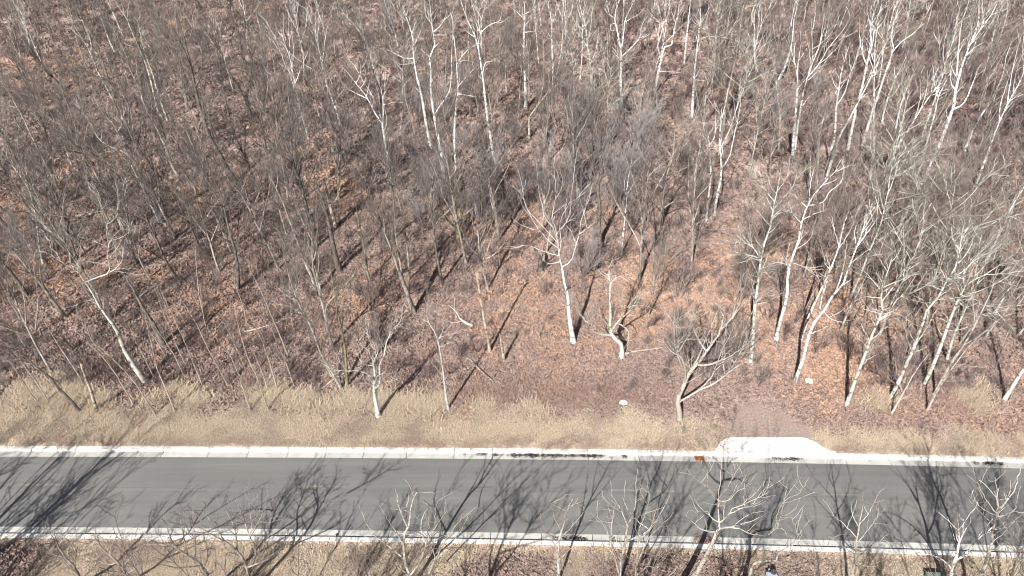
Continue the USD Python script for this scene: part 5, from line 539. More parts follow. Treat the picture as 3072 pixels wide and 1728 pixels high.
('bare_tree','pale',0.137,'many-stemmed white young tree at the bottom edge, left of the picture middle',0.9,[-5.59,20.3],0,[[[0.0,0.0,0.0],[0.0,0.0,0.95],[0.13,-0.0,1.75],[0.04,-0.0,2.75],[0.07,-0.0,4.03],[0.13,-0.0,5.06],[0.55,0.0,6.44],[0.8,-0.0,7.94],[1.1,-0.0,8.84]],[[0.13,-0.0,1.7],[1.05,-0.79,4.46],[1.53,-1.42,6.84],[2.15,-1.92,8.88],[2.8,-2.3,10.62]],[[1.12,-0.0,1.66],[1.73,-0.68,4.28],[2.25,-1.17,6.26],[2.96,-1.7,8.56],[4.11,-2.17,10.78]],[[0.05,-0.0,3.18],[-0.81,0.37,3.88],[-1.61,0.64,4.7],[-1.96,0.86,5.98]],[[0.11,-0.0,4.65],[-0.13,-0.57,6.9],[-0.36,-0.87,8.44]],[[0.43,0.0,6.04],[0.25,-0.2,7.86],[0.22,-0.33,9.54]],[[1.22,-0.0,4.65],[1.01,0.41,5.45],[1.41,0.71,6.58]],[[0.13,-0.0,1.75],[-0.29,-0.4,3.18],[-1.22,-0.82,4.92]],[[1.75,-0.7,4.35],[2.95,-0.23,5.81],[3.44,0.14,6.82]],[[1.79,-0.0,6.05],[1.82,0.34,6.9],[1.96,0.47,7.48]]]),
('sapling','pale',0.083,'slim pale sapling at the bottom edge in the middle, near the leaf-filled gutter',1.0,[2.55,20.9],0,[[[0.0,0.0,0.0],[0.0,0.0,0.85],[-0.1,0.0,2.65],[-0.1,-0.0,4.14],[0.04,0.0,5.17],[0.3,0.0,7.11],[0.45,0.0,7.48]],[[-0.1,0.0,3.08],[-0.76,-0.55,5.39],[-1.17,-0.83,6.97]],[[-0.1,-0.0,4.14],[0.4,-0.41,5.77],[0.82,-0.68,7.22]],[[-0.01,0.0,4.76],[-0.43,-0.22,6.28],[-0.71,-0.36,7.6]],[[-0.07,0.0,2.21],[0.75,-0.19,4.01]]]),
('bare_tree','pale',0.119,'clump of yellowish pale stems at the bottom edge right of the middle',0.9,[5.73,20.4],0,[[[0.0,0.0,0.0],[0.0,0.0,0.77],[0.04,0.0,1.69],[-0.02,0.0,3.02],[0.02,0.0,4.5],[-0.0,0.0,5.9],[0.2,0.0,7.24],[0.14,0.0,8.88]],[[0.88,0.0,1.49],[0.55,-0.76,4.24],[0.19,-1.48,6.98],[0.01,-2.06,9.29],[0.01,-2.52,11.28],[-0.31,-2.89,13.09]],[[0.03,0.0,1.46],[-0.48,-0.56,3.93],[-0.95,-1.02,6.07],[-1.5,-1.41,8.16],[-2.01,-1.57,9.11]],[[0.66,-0.5,3.3],[0.71,-1.34,6.94],[1.03,-1.88,8.86],[1.26,-2.19,10.17]],[[-0.02,0.0,3.02],[-0.9,-0.66,5.91],[-1.12,-1.23,8.98],[-1.78,-1.45,10.31]],[[-0.0,0.0,5.9],[-0.32,0.7,6.45],[-0.92,1.1,7.23]],[[0.01,0.0,4.69],[1.1,-0.19,6.18],[1.14,-0.37,8.32]],[[0.88,0.0,1.49],[1.34,-0.46,3.76],[1.41,-0.75,5.65]],[[0.98,-0.17,6.03],[-0.08,0.27,7.05],[-0.35,0.47,7.71]]]),
('bare_tree','brown',0.127,'brown twiggy bush-like tree with a dark forked trunk at the bottom left',1.7,[-14.06,20.2],0,[[[0.0,0.0,0.0],[0.0,0.0,1.12],[0.14,0.0,2.03],[0.21,0.0,3.13],[0.04,-0.0,4.19],[-0.35,0.0,5.01],[-1.08,0.0,5.81],[-1.56,0.0,6.58]],[[0.16,0.0,2.26],[0.25,1.01,2.16],[-0.31,1.96,2.67],[-0.58,2.44,3.24],[-1.0,2.99,4.36]],[[-0.35,0.0,5.01],[-1.21,0.77,5.47],[-1.62,1.11,6.16]],[[0.96,0.0,5.61],[2.06,-0.68,7.58],[2.98,-1.23,9.61]],[[0.04,-0.0,4.19],[-0.01,0.61,5.3],[-0.41,0.9,6.45]],[[0.19,0.0,2.7],[1.4,-0.17,3.62],[2.23,-0.28,4.62]],[[-1.08,0.0,5.81],[-1.88,-0.37,6.17],[-2.58,-0.56,6.26]],[[1.42,-0.29,6.44],[1.56,0.01,8.24]]]),
('bare_tree','brown',0.109,'dense brown bush-like tree left of the dark forked one at the bottom',1.8,[-16.41,20.0],0,[[[0.0,0.0,0.0],[0.0,0.0,1.24],[0.49,0.0,2.16],[0.41,0.0,3.24],[-0.07,0.0,4.09],[-0.49,0.0,5.11],[-0.31,0.0,6.88]],[[0.43,0.0,3.02],[1.58,-0.62,5.88],[1.89,-0.94,7.88]],[[-0.07,0.0,4.09],[-0.3,0.69,5.07],[-0.32,1.07,6.3]],[[-0.33,0.0,4.72],[-1.87,0.5,4.34],[-2.86,0.72,3.79]],[[0.48,0.0,2.14],[1.84,-0.78,4.93],[2.41,-1.22,6.99]],[[0.41,0.0,3.24],[-0.31,-0.63,4.06],[-1.12,-1.07,5.4]],[[0.17,0.0,3.67],[0.25,0.68,4.88],[0.25,1.15,6.76]]]),
('bare_tree','brown',0.082,'small twiggy tree in front of the road at the bottom left corner area',1.6,[-21.19,20.4],0,[[[0.0,0.0,0.0],[0.0,0.0,0.54],[0.57,0.0,1.49],[0.62,0.0,2.36],[0.38,0.0,3.45],[0.14,0.0,4.5],[0.53,0.0,5.9]],[[0.38,0.0,3.45],[1.42,-0.31,5.38],[2.49,-0.47,6.6]],[[0.62,0.0,2.36],[2.9,-1.11,5.62],[4.23,-1.66,7.62]],[[0.52,0.0,2.8],[-0.88,0.47,2.26],[-1.36,0.9,2.9]],[[0.58,0.0,1.69],[2.34,-0.69,3.71],[3.55,-1.08,5.17]],[[0.24,0.0,4.08],[-0.79,0.46,4.21]]]),
('bare_tree','brown',0.082,'low twiggy tree nearest the lower left corner',1.6,[-23.61,20.4],0,[[[0.0,0.0,0.0],[0.0,0.0,0.54],[0.48,0.0,1.49],[0.52,0.0,2.58],[0.37,0.0,3.45],[0.5,-0.0,4.7],[0.85,0.0,5.9]],[[0.52,0.0,2.58],[0.52,0.82,3.02],[0.43,1.27,4.03]],[[0.4,0.0,3.23],[-0.23,-0.17,4.15],[-0.37,-0.24,4.87]],[[0.51,0.0,2.14],[1.54,0.23,2.64],[2.0,0.33,3.35]],[[0.45,-0.0,4.29],[1.07,0.38,5.15]]]),
]
# ------------------------------------------------------------------ the trees one can point at, standing where the photograph has them
CATEGORY = {'birch_tree': 'tree', 'aspen_tree': 'tree', 'bare_tree': 'tree', 'mossy_tree': 'tree', 'gnarled_tree': 'tree', 'sapling': 'sapling', 'snag': 'dead tree', 'dead_trunk': 'dead tree',
            'broken_snag': 'dead tree', 'stump': 'stump', 'fallen_branch': 'branch', 'fallen_log': 'log', 'shrub': 'bush'}
hero_xy = []
for i, (name, sp, r, label, tw, (x, y), flat, polys) in enumerate(HEROES):
    g = np.random.default_rng(1000 + i)
    if name == 'sapling' and sp == 'sapling': r *= .6
    z = float(height(x, y)) if not flat else float(height(x, y)) + .02
    t_ = thing(name, label, CATEGORY[name], (x, y, z))
    th = float(np.clip(y / 48, .9, 1.6))
    grow(t_.GetPath(), sp, [np.array(p) for p in polys], r, 1.35 * tw * TWIGGY / th * (.55 if y < 24 else 1.0), g, flat=bool(flat), th=th * (.8 if y < 24 else 1.0))
    hero_xy.append((x, y))
hero_xy = np.array(hero_xy)

# ------------------------------------------------------------------ kinds of tree that repeat through the wood
def bend(p0, d, L, n, g, curl, up):
    out = [np.array(p0, float)]; d = unit(np.array(d, float))
    for _ in range(n):
        d = unit(d + g.normal(0, curl, 3) + np.array([0, 0, up])); out.append(out[-1] + d * L / n)
    return np.array(out)
def skeleton(kind, g, h):
    if kind in ('thicket', 'vase'):
        polys = []
        for k in range(g.integers(7, 11)):
            a, tl = g.uniform(0, 6.28), g.uniform(.12, .55) * (.9 if kind == 'vase' else 1)
            polys.append(bend((.12 * math.cos(a), .12 * math.sin(a), 0), (tl * math.cos(a), tl * math.sin(a), 1), h * g.uniform(.65, 1), 5, g, .10, .05))
        return polys
    lean = g.normal(0, .05, 2)
    trunk = bend((0, 0, 0), (lean[0], lean[1], 1), h * (.95 if kind != 'grey' else .88), 7, g, .06 if kind != 'dark' else .09, .04)
    if kind == 'sapling': return [trunk]
    n = {'birch': 7, 'aspen': 9, 'grey': 8, 'dark': 8, 'pale': 8}[kind]
    lo = {'birch': .40, 'aspen': .42, 'grey': .24, 'dark': .26, 'pale': .35}[kind]; ang = {'birch': 26, 'aspen': 46, 'grey': 30, 'dark': 38, 'pale': 42}[kind]
    polys = [trunk]; az0 = g.uniform(0, 6.28)
    for k in range(n):
        t = lo + (.93 - lo) * (k + g.uniform(.1, .9)) / n; i = min(int(t * 7), 6); u = t * 7 - i
        p = trunk[i] * (1 - u) + trunk[i + 1] * u; az0 += 2.4 + g.normal(0, .4); a = math.radians(g.normal(ang, 6))
        L = h * (.20 + (.50 if kind in ('grey', 'dark') else .40) * (1 - t)) * g.uniform(.8, 1.25)
        polys.append(bend(p, (math.sin(a) * math.cos(az0), math.sin(a) * math.sin(az0), math.cos(a)), L, 5, g, .11, .07))
    return polys
stage.CreateClassPrim('/World/kinds')
KINDS = {}
def kind(key, sp, n, h, r, tw, seed, skel=None, twm=None, fine=1.0):
    KINDS[key] = []
    for k in range(n):
        g = np.random.default_rng(seed + k); path = f'/World/kinds/{key}_{k}'
        UsdGeom.Xform.Define(stage, path)
        hh = h * (.9 + .2 * k / max(n - 1, 1))
        grow(path, sp, skeleton(skel or sp, g, hh), r, tw * .7, g, limb_parts=False, twm=twm, fine=fine, th=1.35)
        KINDS[key].append(path)
kind('vase_tree', 'dark', 3, 11.0, .17, 1.3 * TWIGGY, 400, skel='vase')
kind('white_birch', 'birch', 6, 13.0, .09, 1.5 * TWIGGY, 200)
kind('pale_aspen', 'aspen', 4, 12.0, .09, 2.2 * TWIGGY, 230)
kind('grey_tree', 'grey', 7, 11.5, .12, 2.2 * TWIGGY, 260)
kind('dark_tree', 'dark', 4, 11.0, .14, 2.1 * TWIGGY, 290)
kind('pale_pole', 'grey', 4, 10.0, .065, 1.8 * TWIGGY, 310, skel='pale', twm=TWIG['pale'])
kind('young_pole', 'sapling', 4, 7.0, .045, 1.6 * TWIGGY, 330)
kind('grey_bush', 'thicket', 3, 3.6, .035, 1.9 * TWIGGY, 350)
kind('purple_bush', 'thicket', 4, 5.4, .04, 2.4 * TWIGGY, 370, twm=TWIG['silver'])
NOUN = {'vase_tree': ('bare_tree', 'tree', 'many-stemmed bare tree'), 'white_birch': ('birch_tree', 'tree', 'white birch'), 'pale_aspen': ('aspen_tree', 'tree', 'pale twiggy aspen'), 'grey_tree': ('bare_tree', 'tree', 'bare grey tree'), 'dark_tree': ('dark_tree', 'tree', 'dark bare tree'),
        'pale_pole': ('slim_tree', 'tree', 'slim light-grey tree'), 'young_pole': ('sapling', 'sapling', 'thin bare sapling'), 'grey_bush': ('shrub', 'bush', 'low grey-brown bush'), 'purple_bush': ('shrub', 'bush', 'tall silvery-purple bush')}
def hero(words): return next((hero_xy[i], words[1]) for i, h in enumerate(HEROES) if words[0] in h[3])
MARKS = [hero(w) for w in [('open crown standing alone', 'the open-crowned centre birch'), ('mossy tree forking', 'the mossy forked tree'), ('broken pale tan snag', 'the broken tan snag'), ('tall bare limbless', 'the bare pole snag'),
    ('big leaning silver', 'the big silver birch'), ('black-marked white trunk', 'the forked left birch'), ('bundle of spreading limbs', 'the bright spreading birch'), ('lyre-shaped', 'the lyre-topped birch'),
    ('tall straight birch in', 'the tall straight birch'), ('antler-like', 'the antler-limbed birch'), ('broad fan top', 'the fan-topped birch'), ('tallest leaning white', 'the tallest right-side birch'),
    ('candelabra of limbs', 'the candelabra-limbed tree'), ('right one of two white', 'the two crossed birches'), ('left stem-mate', 'the bright white pair'), ('near-level lower', 'the wide-branched grey tree'),
    ('drooping low', 'the drooping pale tree'), ('bent foot', 'the bent-footed birch'), ('one hooked side branch', 'the hook-branched birch'), ('double-trunked', 'the double dark trunk'), ('bright peeled', 'the peeled-branch dark tree'),
    ('kinked trunk', 'the kinked pale tree'), ('stout dark-grey', 'the stout dark-grey tree'), ('splitting low', 'the low-splitting grey tree'), ('tangled lower', 'the tangle-branched birch'), ('bushy-crowned tree above', 'the bushy-crowned pale tree'),
    ('left edge, halfway', 'the lone slim left-edge tree'), ('blue-grey crown', 'the blue-grey-crowned birch'), ('curled side branch', 'the curl-branched dark tree'), ('very slender white', 'the very slender birch'),
    ('charred broken', 'the charred stump'), ('forking at its foot', 'the big gnarled verge tree'), ('feathered crown', 'the feather-crowned tree'), ('pinkish lower', 'the pink-footed birch'), ('leaning white trunk entering', 'the leaning right-edge trunk'),
    ('straight spotted', 'the straight spotted birch'), ('level limbs', 'the level-limbed aspen'), ('dark broken trunk with', 'the dark broken trunk'), ('upswept fan', 'the upswept right-edge birch')]]
taken = set()
def name_it(key, x, y):
    """Words for one tree: beside which landmark it stands, or else to which stand of like trees it belongs."""
    noun = NOUN[key][2]; best = None
    for (hx, hy), words in MARKS:
        dx, dy = x - hx, y - hy; d = math.hypot(dx, dy)
        if d < 7.5:
            rel = ('just ' if d < 4 else 'some way ') + (('right of' if dx > 0 else 'left of') if abs(dx) > abs(dy) else ('behind' if dy > 0 else 'in front of'))
            lab = f'{noun} {rel} {words}'
            if lab not in taken and (best is None or d < best[0]): best = (d, lab)
    side = 'left' if x < -.30 * y + 2 else 'right' if x > .25 * y else 'middle'; row = 'front' if y < 48 else 'nearer' if y < 66 else 'farther' if y < 95 else 'farthest'
    group = f'{noun}s of the {side} {row} woods'
    if best: taken.add(best[1]); return best[1], None
    return f'{noun}, one of several alike in the {side} part of the {row} woods', group
placed = [tuple(p) for p in hero_xy]
def plant(key, x, y, g, s=None, label=None, group=None):
    nm, catg, _ = NOUN[key]
    if label is None: label, group = name_it(key, x, y)
    k = g.integers(len(KINDS[key]))
    t_ = thing(nm, label, catg, (x, y, height(x, y) - .04), g.uniform(0, 360), s or float(g.uniform(.78, 1.2)), group)
    t_.GetReferences().AddInternalReference(KINDS[key][k]); t_.SetInstanceable(True)
    placed.append((x, y))
g = np.random.default_rng(77)
def in_view(x, y, margin=3.0):
    depth = .8007 * y + .599 * 36
    return abs(x) < depth * .7402 + margin
def mix_at(x, y):
    """Which kinds grow here, how far apart."""
    if y < 36.5: return None
    if y < 47:
        if x < -19: return 3.4, ('young_pole', .45), ('grey_tree', .25), ('dark_tree', .12), ('grey_bush', .18)
        if x < -9: return 3.6, ('grey_tree', .45), ('young_pole', .3), ('grey_bush', .25)
        if x < 10: return None
        if x < 17: return 4.2, ('grey_bush', .7), ('pale_pole', .3)
        if x < 25 and y < 41: return None
        return 2.6, ('pale_pole', .42), ('pale_aspen', .18), ('young_pole', .25), ('grey_bush', .15)
    if y < 66:
        if x < -9: return 3.8, ('grey_tree', .46), ('dark_tree', .24), ('young_pole', .18), ('grey_bush', .12)
        if x < 12: return 3.2, ('grey_tree', .34), ('purple_bush', .42), ('grey_bush', .24)
        if x < 27: return 4.4, ('grey_tree', .35), ('pale_pole', .3), ('grey_bush', .35)
        return 2.6, ('pale_pole', .5), ('pale_aspen', .14), ('young_pole', .26), ('white_birch', .10)
    if y < 95:
        if x < -14: return 3.9, ('grey_tree', .42), ('dark_tree', .22), ('pale_pole', .18), ('white_birch', .04), ('young_pole', .14)
        if x < 16: return 3.5, ('grey_tree', .26), ('purple_bush', .26), ('pale_aspen', .16), ('pale_pole', .22), ('grey_bush', .10)
        if x < 30: return 4.6, ('pale_aspen', .3), ('pale_pole', .4), ('grey_bush', .3)
        if x < 44: return 5.0, ('white_birch', .45), ('pale_pole', .3), ('purple_bush', .25)
        return 4.0, ('pale_pole', .42), ('white_birch', .20), ('pale_aspen', .12), ('grey_tree', .26)
    if x < -16: return 5.0, ('grey_tree', .44), ('dark_tree', .20), ('pale_pole', .26), ('white_birch', .10)
    if x < 20: return 4.6, ('pale_pole', .30), ('white_birch', .18), ('pale_aspen', .14), ('grey_tree', .38)
    return 4.6, ('white_birch', .24), ('pale_pole', .30), ('pale_aspen', .12), ('grey_tree', .34)
count = {}
for _ in range(9000):
    y = 36 + 112 * g.random()**1.15; x = g.uniform(-1, 1) * (.593 * y + 19)
    if not in_view(x, y): continue
    m = mix_at(x, y)
    if m is None: continue
    d, keys = m[0] * g.uniform(.8, 1.15), m[1:]
    if abs(x - 37) < 2.5 and 62 < y < 70 or abs(x - 19.5) < 3 and 50 < y < 56: continue        # the brown openings
    P_ = np.array(placed)
    if np.min(np.hypot(P_[:, 0] - x, P_[:, 1] - y)) < d: continue
    key = keys[g.choice(len(keys), p=np.array([k[1] for k in keys]) / sum(k[1] for k in keys))][0]
    plant(key, float(x), float(y), g); count[key] = count.get(key, 0) + 1
# trees that stand below the lower edge: only their shadows cross the road
for x_, y_, s_ in ((9.2, 69.5, 1.5), (5.5, 66.5, 1.35), (12.6, 70, 1.45), (7.4, 63.5, 1.2), (11.4, 65.5, 1.3), (14.4, 67, 1.15), (3.2, 62.2, 1.15), (5.6, 59.6, 1.05), (10.2, 61.4, 1.1), (-13.4, 69.5, 1.25), (-15.6, 65, 1.1), (-19.0, 73, 1.3), (-2.6, 61, 1.1), (-43.6, 52.5, 1.2)):
    plant('purple_bush', x_, y_, g, s_)
plant('pale_aspen', -78.0, 113.0, g, 1.3)
for x_, y_, s_ in ((14.4, 36.6, 1.15), (16.6, 38.4, 1.2), (13.0, 39.4, 1.1)):
    plant('grey_bush', x_, y_, g, s_)
far_lab, far_grp = 'bare tree below the lower edge, shown by its shadow on the road', 'trees below the lower edge that shade the road'
for key, x, y, s in (('vase_tree', -30.4, 19.8, 1.0), ('vase_tree', -32.6, 18.9, 1.1), ('vase_tree', -28.4, 17.4, 1.0), ('grey_tree', -38, 20, .9), ('vase_tree', -16.6, 16.0, .95), ('vase_tree', -11.6, 14.2, 1.05), ('vase_tree', -9.0, 13.0, 1.1),
                     ('dark_tree', -3.4, 13.4, 1.12), ('grey_tree', 3.6, 12.6, 1.15), ('dark_tree', 8.4, 13.2, .95), ('dark_tree', 14.6, 13.4, 1.02), ('grey_tree', 19.2, 13.6, 1.0), ('pale_pole', 21.6, 14.2, 1.15),
                     ('grey_tree', 24.2, 13.8, 1.05), ('grey_tree', 27.6, 15.2, 1.0), ('dark_tree', 31, 14.2, 1.0), ('grey_tree', 34, 16, 1.0)):
    plant(key, x, y, g, s, far_lab, far_grp)
# fallen sticks lying about
wood = [BARK['snag'], BARK['snagw'], BARK['grey']]
sticks = 0
while sticks < 46:
    y = 34.8 + 45 * g.random()**1.6; x = g.uniform(-1, 1) * (.593 * y + 15)
    if not in_view(x, y, -2) or zone_gravel(x, y) > .1: continue
    a, L = g.uniform(0, 3.14), g.uniform(1.2, 4.2)
    z = float(height(x, y))
    pl = bend((0, 0, .10), (math.cos(a), math.sin(a), g.uniform(0, .05)), L, 6, g, .10, 0); pl[:, 2] = np.maximum(.07, pl[:, 2])
    row = 'front' if y < 48 else 'nearer' if y < 66 else 'farther'; side = 'left' if x < -.2 * y else 'right' if x > .2 * y else 'middle'
    s_ = thing('fallen_branch', f'bare fallen branch, one of several lying in the leaves of the {side} {row} woods', 'branch', (x, y, z), group=f'fallen branches of the {side} {row} woods')
    q = resample(pl, 10, .02, g); rr_ = np.linspace(g.uniform(.025, .06), .01, 10); mt = wood[g.integers(3)]
    put(s_.GetPath(), 'stem', tubes(q[None], rr_[None], 5), mt, smooth=50)
    Pb, Rb = spawn(q[None], rr_[None], g, 1.3, .25, .9, 40, 5, -.1, .15, .6, .02, .006)
    Pb[..., 2] = np.maximum(Pb[..., 2], .04)
    for j in range(len(Pb)): put(s_.GetPath(), 'side_branch', tubes(Pb[j:j + 1], Rb[j:j + 1], 3), mt)
    sticks += 1

# ------------------------------------------------------------------ what nobody could count: leaves, grass, brush
def scatter(name, protos, pts, yaw, scale, which, tilt=None, category=None, label=None):
    pi = UsdGeom.PointInstancer.Define(stage, numbered('/World', name))
    rel = []
    for k, (mesh, mt) in enumerate(protos):
        p = f'{pi.GetPath()}/{name}_clump_{k + 1:03d}'
        usdkit.mesh(stage, p, mesh, mt); rel.append(Sdf.Path(p))
    pi.CreatePrototypesRel().SetTargets(rel)
    pi.CreatePositionsAttr(Vt.Vec3fArray.FromNumpy(pts.astype(np.float32))); pi.CreateProtoIndicesAttr(Vt.IntArray.FromNumpy(which.astype(np.int32)))
    s = np.stack([scale] * 3, 1) if scale.ndim == 1 else scale
    pi.CreateScalesAttr(Vt.Vec3fArray.FromNumpy(s.astype(np.float32)))
    pi.CreateOrientationsAttr(Vt.QuathArray([Gf.Quath(float(math.cos(a / 2)), 0, 0, float(math.sin(a / 2))) for a in yaw]))
    data(pi.GetPrim(), kind='stuff', label=label, category=category)
def leaves(n, size, spread, g):
    """Curled dead leaves: two-piece creased blades, each lying its own way."""
    c = g.normal(0, spread, (n, 2)); s = size * g.uniform(.6, 1.4, n); a = g.uniform(0, 6.28, n); tilt = g.normal(0, .55, (n, 2))
    base = np.array([[-1, 0, 0], [0, -.55, .32], [1, 0, .1], [0, .55, .32]])
    V = base[None] * s[:, None, None]
    ca, sa = np.cos(a)[:, None], np.sin(a)[:, None]
    X, Y = V[..., 0] * ca - V[..., 1] * sa, V[..., 0] * sa + V[..., 1] * ca
    Z = V[..., 2] + X * tilt[:, :1] + Y * tilt[:, 1:] + .02 + g.uniform(0, .05, n)[:, None]
    V = np.stack([X + c[:, :1], Y + c[:, 1:], np.maximum(Z, -.03)], -1).reshape(-1, 3)
    i = np.arange(n)[:, None] * 4
    return V, np.vstack([i + [0, 1, 2], i + [0, 2, 3]])
def blades(n, L, spread, g, flop, up=.05):
    """Dry grass: thin bent blades, most of them lying over."""
    c = g.normal(0, spread, (n, 2)); a = g.uniform(0, 6.28, n); l = L * g.uniform(.5, 1.3, n); f = np.clip(g.normal(flop, .25, n), .05, 1.35); w = .011 + .006 * g.random(n)
    d = np.stack([np.cos(a), np.sin(a)], 1); sd = np.stack([-d[:, 1], d[:, 0]], 1)
    p0 = np.c_[c, np.full(n, -.03)]
    p1 = np.c_[c + d * (l * .5 * np.sin(f * .6))[:, None], l * .5 * np.cos(f * .6)]
    p2 = np.c_[p1[:, :2] + d * (l * .5 * np.sin(f))[:, None], np.maximum(p1[:, 2] + l * .5 * np.cos(f * 1.15), up)]
    W = np.c_[sd * w[:, None], np.zeros(n)]
    V = np.stack([p0 - W, p0 + W, p1 + W * .9, p1 - W * .9, p2], 1).reshape(-1, 3); i = np.arange(n)[:, None] * 5
    return V, np.vstack([i + [0, 1, 2], i + [0, 2, 3], i + [3, 2, 4]])
def leafmat(name, *cols):
    n = {'g': ('geometry', {}), 'r': ('rgb_ramp', ramp(*[(k / (len(cols) - 1), c) for k, c in enumerate(cols)])), 'd': ('diffuse_bsdf', {}), 't': ('translucent_bsdf', {}), 'x': ('mix_closure', {'fac': .18})}
    return mat(name, n, [('g.random_per_island', 'r.fac'), ('r.color', 'd.color'), ('r.color', 't.color'), ('d.BSDF', 'x.closure1'), ('t.BSDF', 'x.closure2')], surface='x.closure')
leaf_red = leafmat('red_brown_leaves', (0.201, 0.148, 0.130), (0.440, 0.320, 0.278), (0.622, 0.470, 0.411), (0.800, 0.731, 0.646), (0.320, 0.234, 0.210), (0.722, 0.523, 0.421))
leaf_tan = leafmat('tan_leaves', (0.288, 0.187, 0.137), (0.615, 0.416, 0.296), (0.800, 0.581, 0.419), (0.800, 0.800, 0.619), (0.450, 0.300, 0.218), (0.780, 0.516, 0.349))
straw = leafmat('straw', (0.385, 0.315, 0.238), (0.642, 0.552, 0.430), (0.800, 0.758, 0.616), (0.526, 0.443, 0.340), (0.745, 0.648, 0.507))
straw_dull = leafmat('dull_straw', (0.257, 0.205, 0.167), (0.475, 0.392, 0.308), (0.668, 0.571, 0.449), (0.372, 0.302, 0.244))
rustgrass = leafmat('rusty_weeds', (0.240, 0.162, 0.130), (0.396, 0.282, 0.222), (0.516, 0.390, 0.312), (0.324, 0.222, 0.174))
lg = np.random.default_rng(5)
LP = [(leaves(42, .095, .42, lg), leaf_red), (leaves(38, .11, .46, lg), leaf_red), (leaves(42, .095, .42, lg), leaf_tan), (leaves(36, .115, .5, lg), leaf_tan)]
def sample(n, y0, y1, power, g, margin=2.0):
    y = y0 + (y1 - y0) * g.random(n)**power; x = g.uniform(-1, 1, n) * (.593 * y + 16 + margin)
    return x, y
def place(x, y, dz=0.0): return np.stack([x, y, height(x, y) + dz], 1)
x, y = sample(15000, 31, 66, 1.1, lg); ok = (zone_verge(x, y) < lg.random(len(x)) * .9) & (zone_gravel(x, y) < .3 + .65 * lg.random(len(x))**3) & (y > far_edge(x) + KERB_W + .6)
x, y = x[ok], y[ok]; tan_here = zone_tan(x, y) > lg.random(len(x))
scatter('leaf_litter', LP, place(x, y), lg.uniform(0, 6.28, len(x)), lg.uniform(.8, 1.3, len(x)), np.where(tan_here, 2, 0) + lg.integers(0, 2, len(x)))
x, y = sample(9000, 64, 146, 1.0, lg); tan_here = zone_tan(x, y) > lg.random(len(x))
scatter('leaf_litter', LP, place(x, y), lg.uniform(0, 6.28, len(x)), lg.uniform(1.3, 2.2, len(x)), np.where(tan_here, 2, 0) + lg.integers(0, 2, len(x)))
reddish = leafmat('reddish_turf', (0.260, 0.189, 0.153), (0.468, 0.351, 0.286), (0.364, 0.267, 0.221), (0.598, 0.474, 0.390))
GP = [(blades(60, .17, .26, lg, 1.25, .02), straw), (blades(60, .16, .26, lg, 1.2, .02), straw_dull), (blades(45, .24, .22, lg, 1.1, .03), straw), (blades(60, .15, .26, lg, 1.2, .02), reddish)]
def turf(x, y, g):
    f = 1.5 * fbm2(x, y * 1.6, .45, 71) + .8 * fbm2(x, y * 1.6, 1.7, 73) + g.normal(0, .06, len(x)) - .22 * (y < far_edge(x) + KERB_W + .55) * (y > 27)
    return np.where(f < -.34, 3, np.where(f < -.08, 1, np.where(f < .22, 0, 2)))
n = 9500; x = lg.uniform(-37, 37, n); d = lg.random(n)**.9 * 5.2; y = far_edge(x) + KERB_W + .10 + d
ok = (zone_verge(x, y) > .25 + .5 * lg.random(n)) & (zone_gravel(x, y) < .35) & ~((x > 13.6 - (y - 30.3) * -.9) & (x < 21.4 - (y - 30.3) * 1.1) & (y < 31.4)); x, y = x[ok], y[ok]
scatter('dry_grass', GP, place(x, y), lg.uniform(0, 6.28, len(x)), lg.uniform(.7, 1.15, len(x)), turf(x, y, lg))
n = 9000; x = lg.uniform(-34, 34, n); y = near_edge(x) - KERB_W - .34 - 5.5 * lg.random(n)
v = zone_verge(x, y) > .25 + .4 * lg.random(n)
scatter('dry_grass', GP + LP, place(x, y), lg.uniform(0, 6.28, n), lg.uniform(.7, 1.15, n), np.where(v | (near_edge(x) - KERB_W - y < 1.0), turf(x, y, lg), 4 + lg.integers(0, 2, n)))
# tall pale tussocks along the edge of the wood, rusty weeds beside them
TP = [(blades(120, .62, .34, lg, 1.28, .04), straw), (blades(120, .55, .36, lg, 1.3, .04), straw), (blades(60, .34, .30, lg, .8), rustgrass)]
def tuss(n, x0, x1, off, sd):
    x = lg.uniform(x0, x1, n); return x, far_edge(x) + KERB_W + off + lg.normal(0, sd, n)
CL = [(-34.5, 35.6, 34, 1.0), (-32, 35.3, 26, .9), (-29.6, 34.6, 10, .6), (-24.6, 35.3, 14, .7), (-22.8, 34.7, 12, .6), (-17.4, 35.3, 30, .75), (-15.3, 34.9, 26, .7), (-12.6, 34.4, 12, .6), (-11.2, 34.5, 18, .6), (-8.7, 34.7, 24, .6),
      (-7.2, 34.1, 20, .7), (-5.5, 34.3, 16, .5), (-2.4, 34.3, 7, .4), (1.2, 33.7, 7, .6), (26.2, 34.6, 9, .6), (33.5, 35.0, 16, .8)]
x, y = (np.concatenate([c[k] + lg.normal(0, c[3] * (1.35 if k == 0 else .75), c[2]) for c in CL]) for k in (0, 1))
scatter('tall_grass', TP[:2], place(x, y), lg.uniform(0, 6.28, len(x)), lg.uniform(.6, 1.25, len(x)), lg.integers(0, 2, len(x)))
B_ = [tuss(150, -4, 13, 5.2, .7), tuss(50, -6, 12, 4.4, .4), tuss(60, 20, 34, 5.0, .9)]
x, y = np.concatenate([a[0] for a in B_]), np.concatenate([a[1] for a in B_])
scatter('rusty_weeds', TP[2:], place(x, y), lg.uniform(0, 6.28, len(x)), lg.uniform(.5, 1.1, len(x)), np.zeros(len(x)))
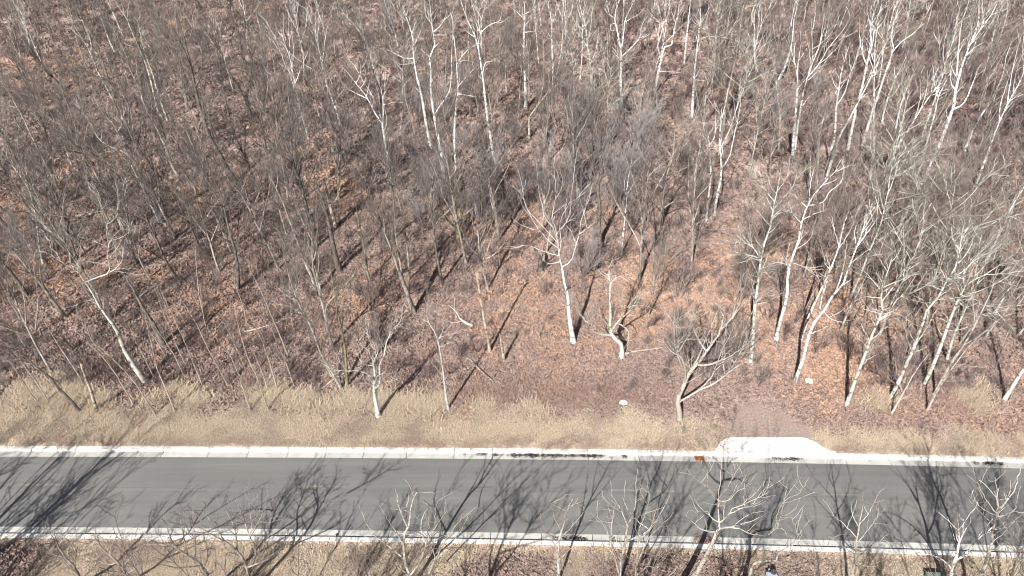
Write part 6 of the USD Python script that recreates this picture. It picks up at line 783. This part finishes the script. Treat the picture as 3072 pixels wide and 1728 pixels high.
# knee- to head-high brush
def brush(h, g, n=9):
    P_ = []
    for k in range(n):
        a, tl = g.uniform(0, 6.28), g.uniform(.1, .7); P_.append(resample(bend((g.normal(0, .15), g.normal(0, .15), -.05), (tl * math.cos(a), tl * math.sin(a), 1), h * g.uniform(.5, 1), 4, g, .12, .03), 6))
    P_ = np.stack(P_); R_ = np.broadcast_to(np.linspace(.014, .007, 6), P_.shape[:2])
    b, rb = spawn(P_, R_, g, 3.0, .15, h * .45, 32, 4, .2, .18, .9, .011, .006)
    c, rc = spawn(b, rb, g, 2.2, .1, h * .22, 36, 3, .1, .2, .9, .008, .005)
    return join([tubes(P_, R_, 3), tubes(b, rb, 3), tubes(c, rc, 3)])
bg = np.random.default_rng(9)
BP = [(brush(1.1, bg), TWIG['brown']), (brush(1.4, bg), TWIG['purple']), (brush(1.9, bg, 8), TWIG['purple']), (brush(1.6, bg), TWIG['thicket'])]
x, y = sample(10000, 35.5, 146, 1.12, bg)
clear = np.exp(-((x - 3.5) / 8)**2 - ((y - 40) / 6)**2) + np.exp(-((x - 22.5) / 4)**2 - ((y - 38) / 3.5)**2) + np.exp(-((x - 37) / 3)**2 - ((y - 66) / 4)**2) + np.exp(-((x - 19.5) / 3.5)**2 - ((y - 53) / 4)**2)
dense = .30 + .9 * (fbm2(x, y, .11, 51) + .12) + .55 * np.clip((x - 6) / 20, 0, 1) * np.clip((y - 64) / 12, 0, 1)
dense = np.where((y < 47) & (x > -14) & (x < 10), dense * .35, dense)
ok = bg.random(len(x)) < dense * (1 - .95 * np.clip(clear, 0, 1)); x, y = x[ok], y[ok]
purple = np.clip(.25 + .6 * np.clip((x - 8) / 20, 0, 1) * np.clip((y - 62) / 15, 0, 1) + fbm2(x, y, .08, 61), 0, 1) > bg.random(len(x))
scatter('undergrowth', BP, place(x, y), bg.uniform(0, 6.28, len(x)), bg.uniform(.6, 1.2, len(x)), np.where(purple, 1 + bg.integers(0, 2, len(x)), np.where(bg.random(len(x)) < .6, 0, 3)))
# leaf debris washed along the gutters
n = 190; u = bg.random(n); seg = bg.choice(5, n, p=[.26, .30, .14, .12, .18]); c0 = np.array([1.2, 4.3, 18.3, 31.0, 3.6])[seg]; w_ = np.array([2.6, 1.7, .8, .6, .7])[seg]
x = c0 + bg.normal(0, 1, n) * w_ * .8; far_ = seg < 4
y = np.where(far_, far_edge(x) + .40 - np.abs(bg.normal(0, .07, n)), near_edge(x) - .36 + np.abs(bg.normal(0, .09, n)))
DP = [(leaves(26, .03, .10, bg), leafmat('wet_leaf_debris', (.045, .038, .03), (.09, .075, .06), (.16, .13, .10)))]
scatter('leaf_debris', DP, np.stack([x, y, np.full(n, -.118)], 1), bg.uniform(0, 6.28, n), bg.uniform(.5, 1.2, n), np.zeros(n))
n = 60; x = 11.38 + bg.normal(0, .28, n); y = near_edge(x) - .25 + bg.normal(0, .12, n)
scatter('leaf_debris', [(leaves(10, .05, .10, bg), leaf_red)], np.stack([x, y, np.full(n, -.08)], 1), bg.uniform(0, 6.28, n), bg.uniform(.6, 1.2, n), np.zeros(n))
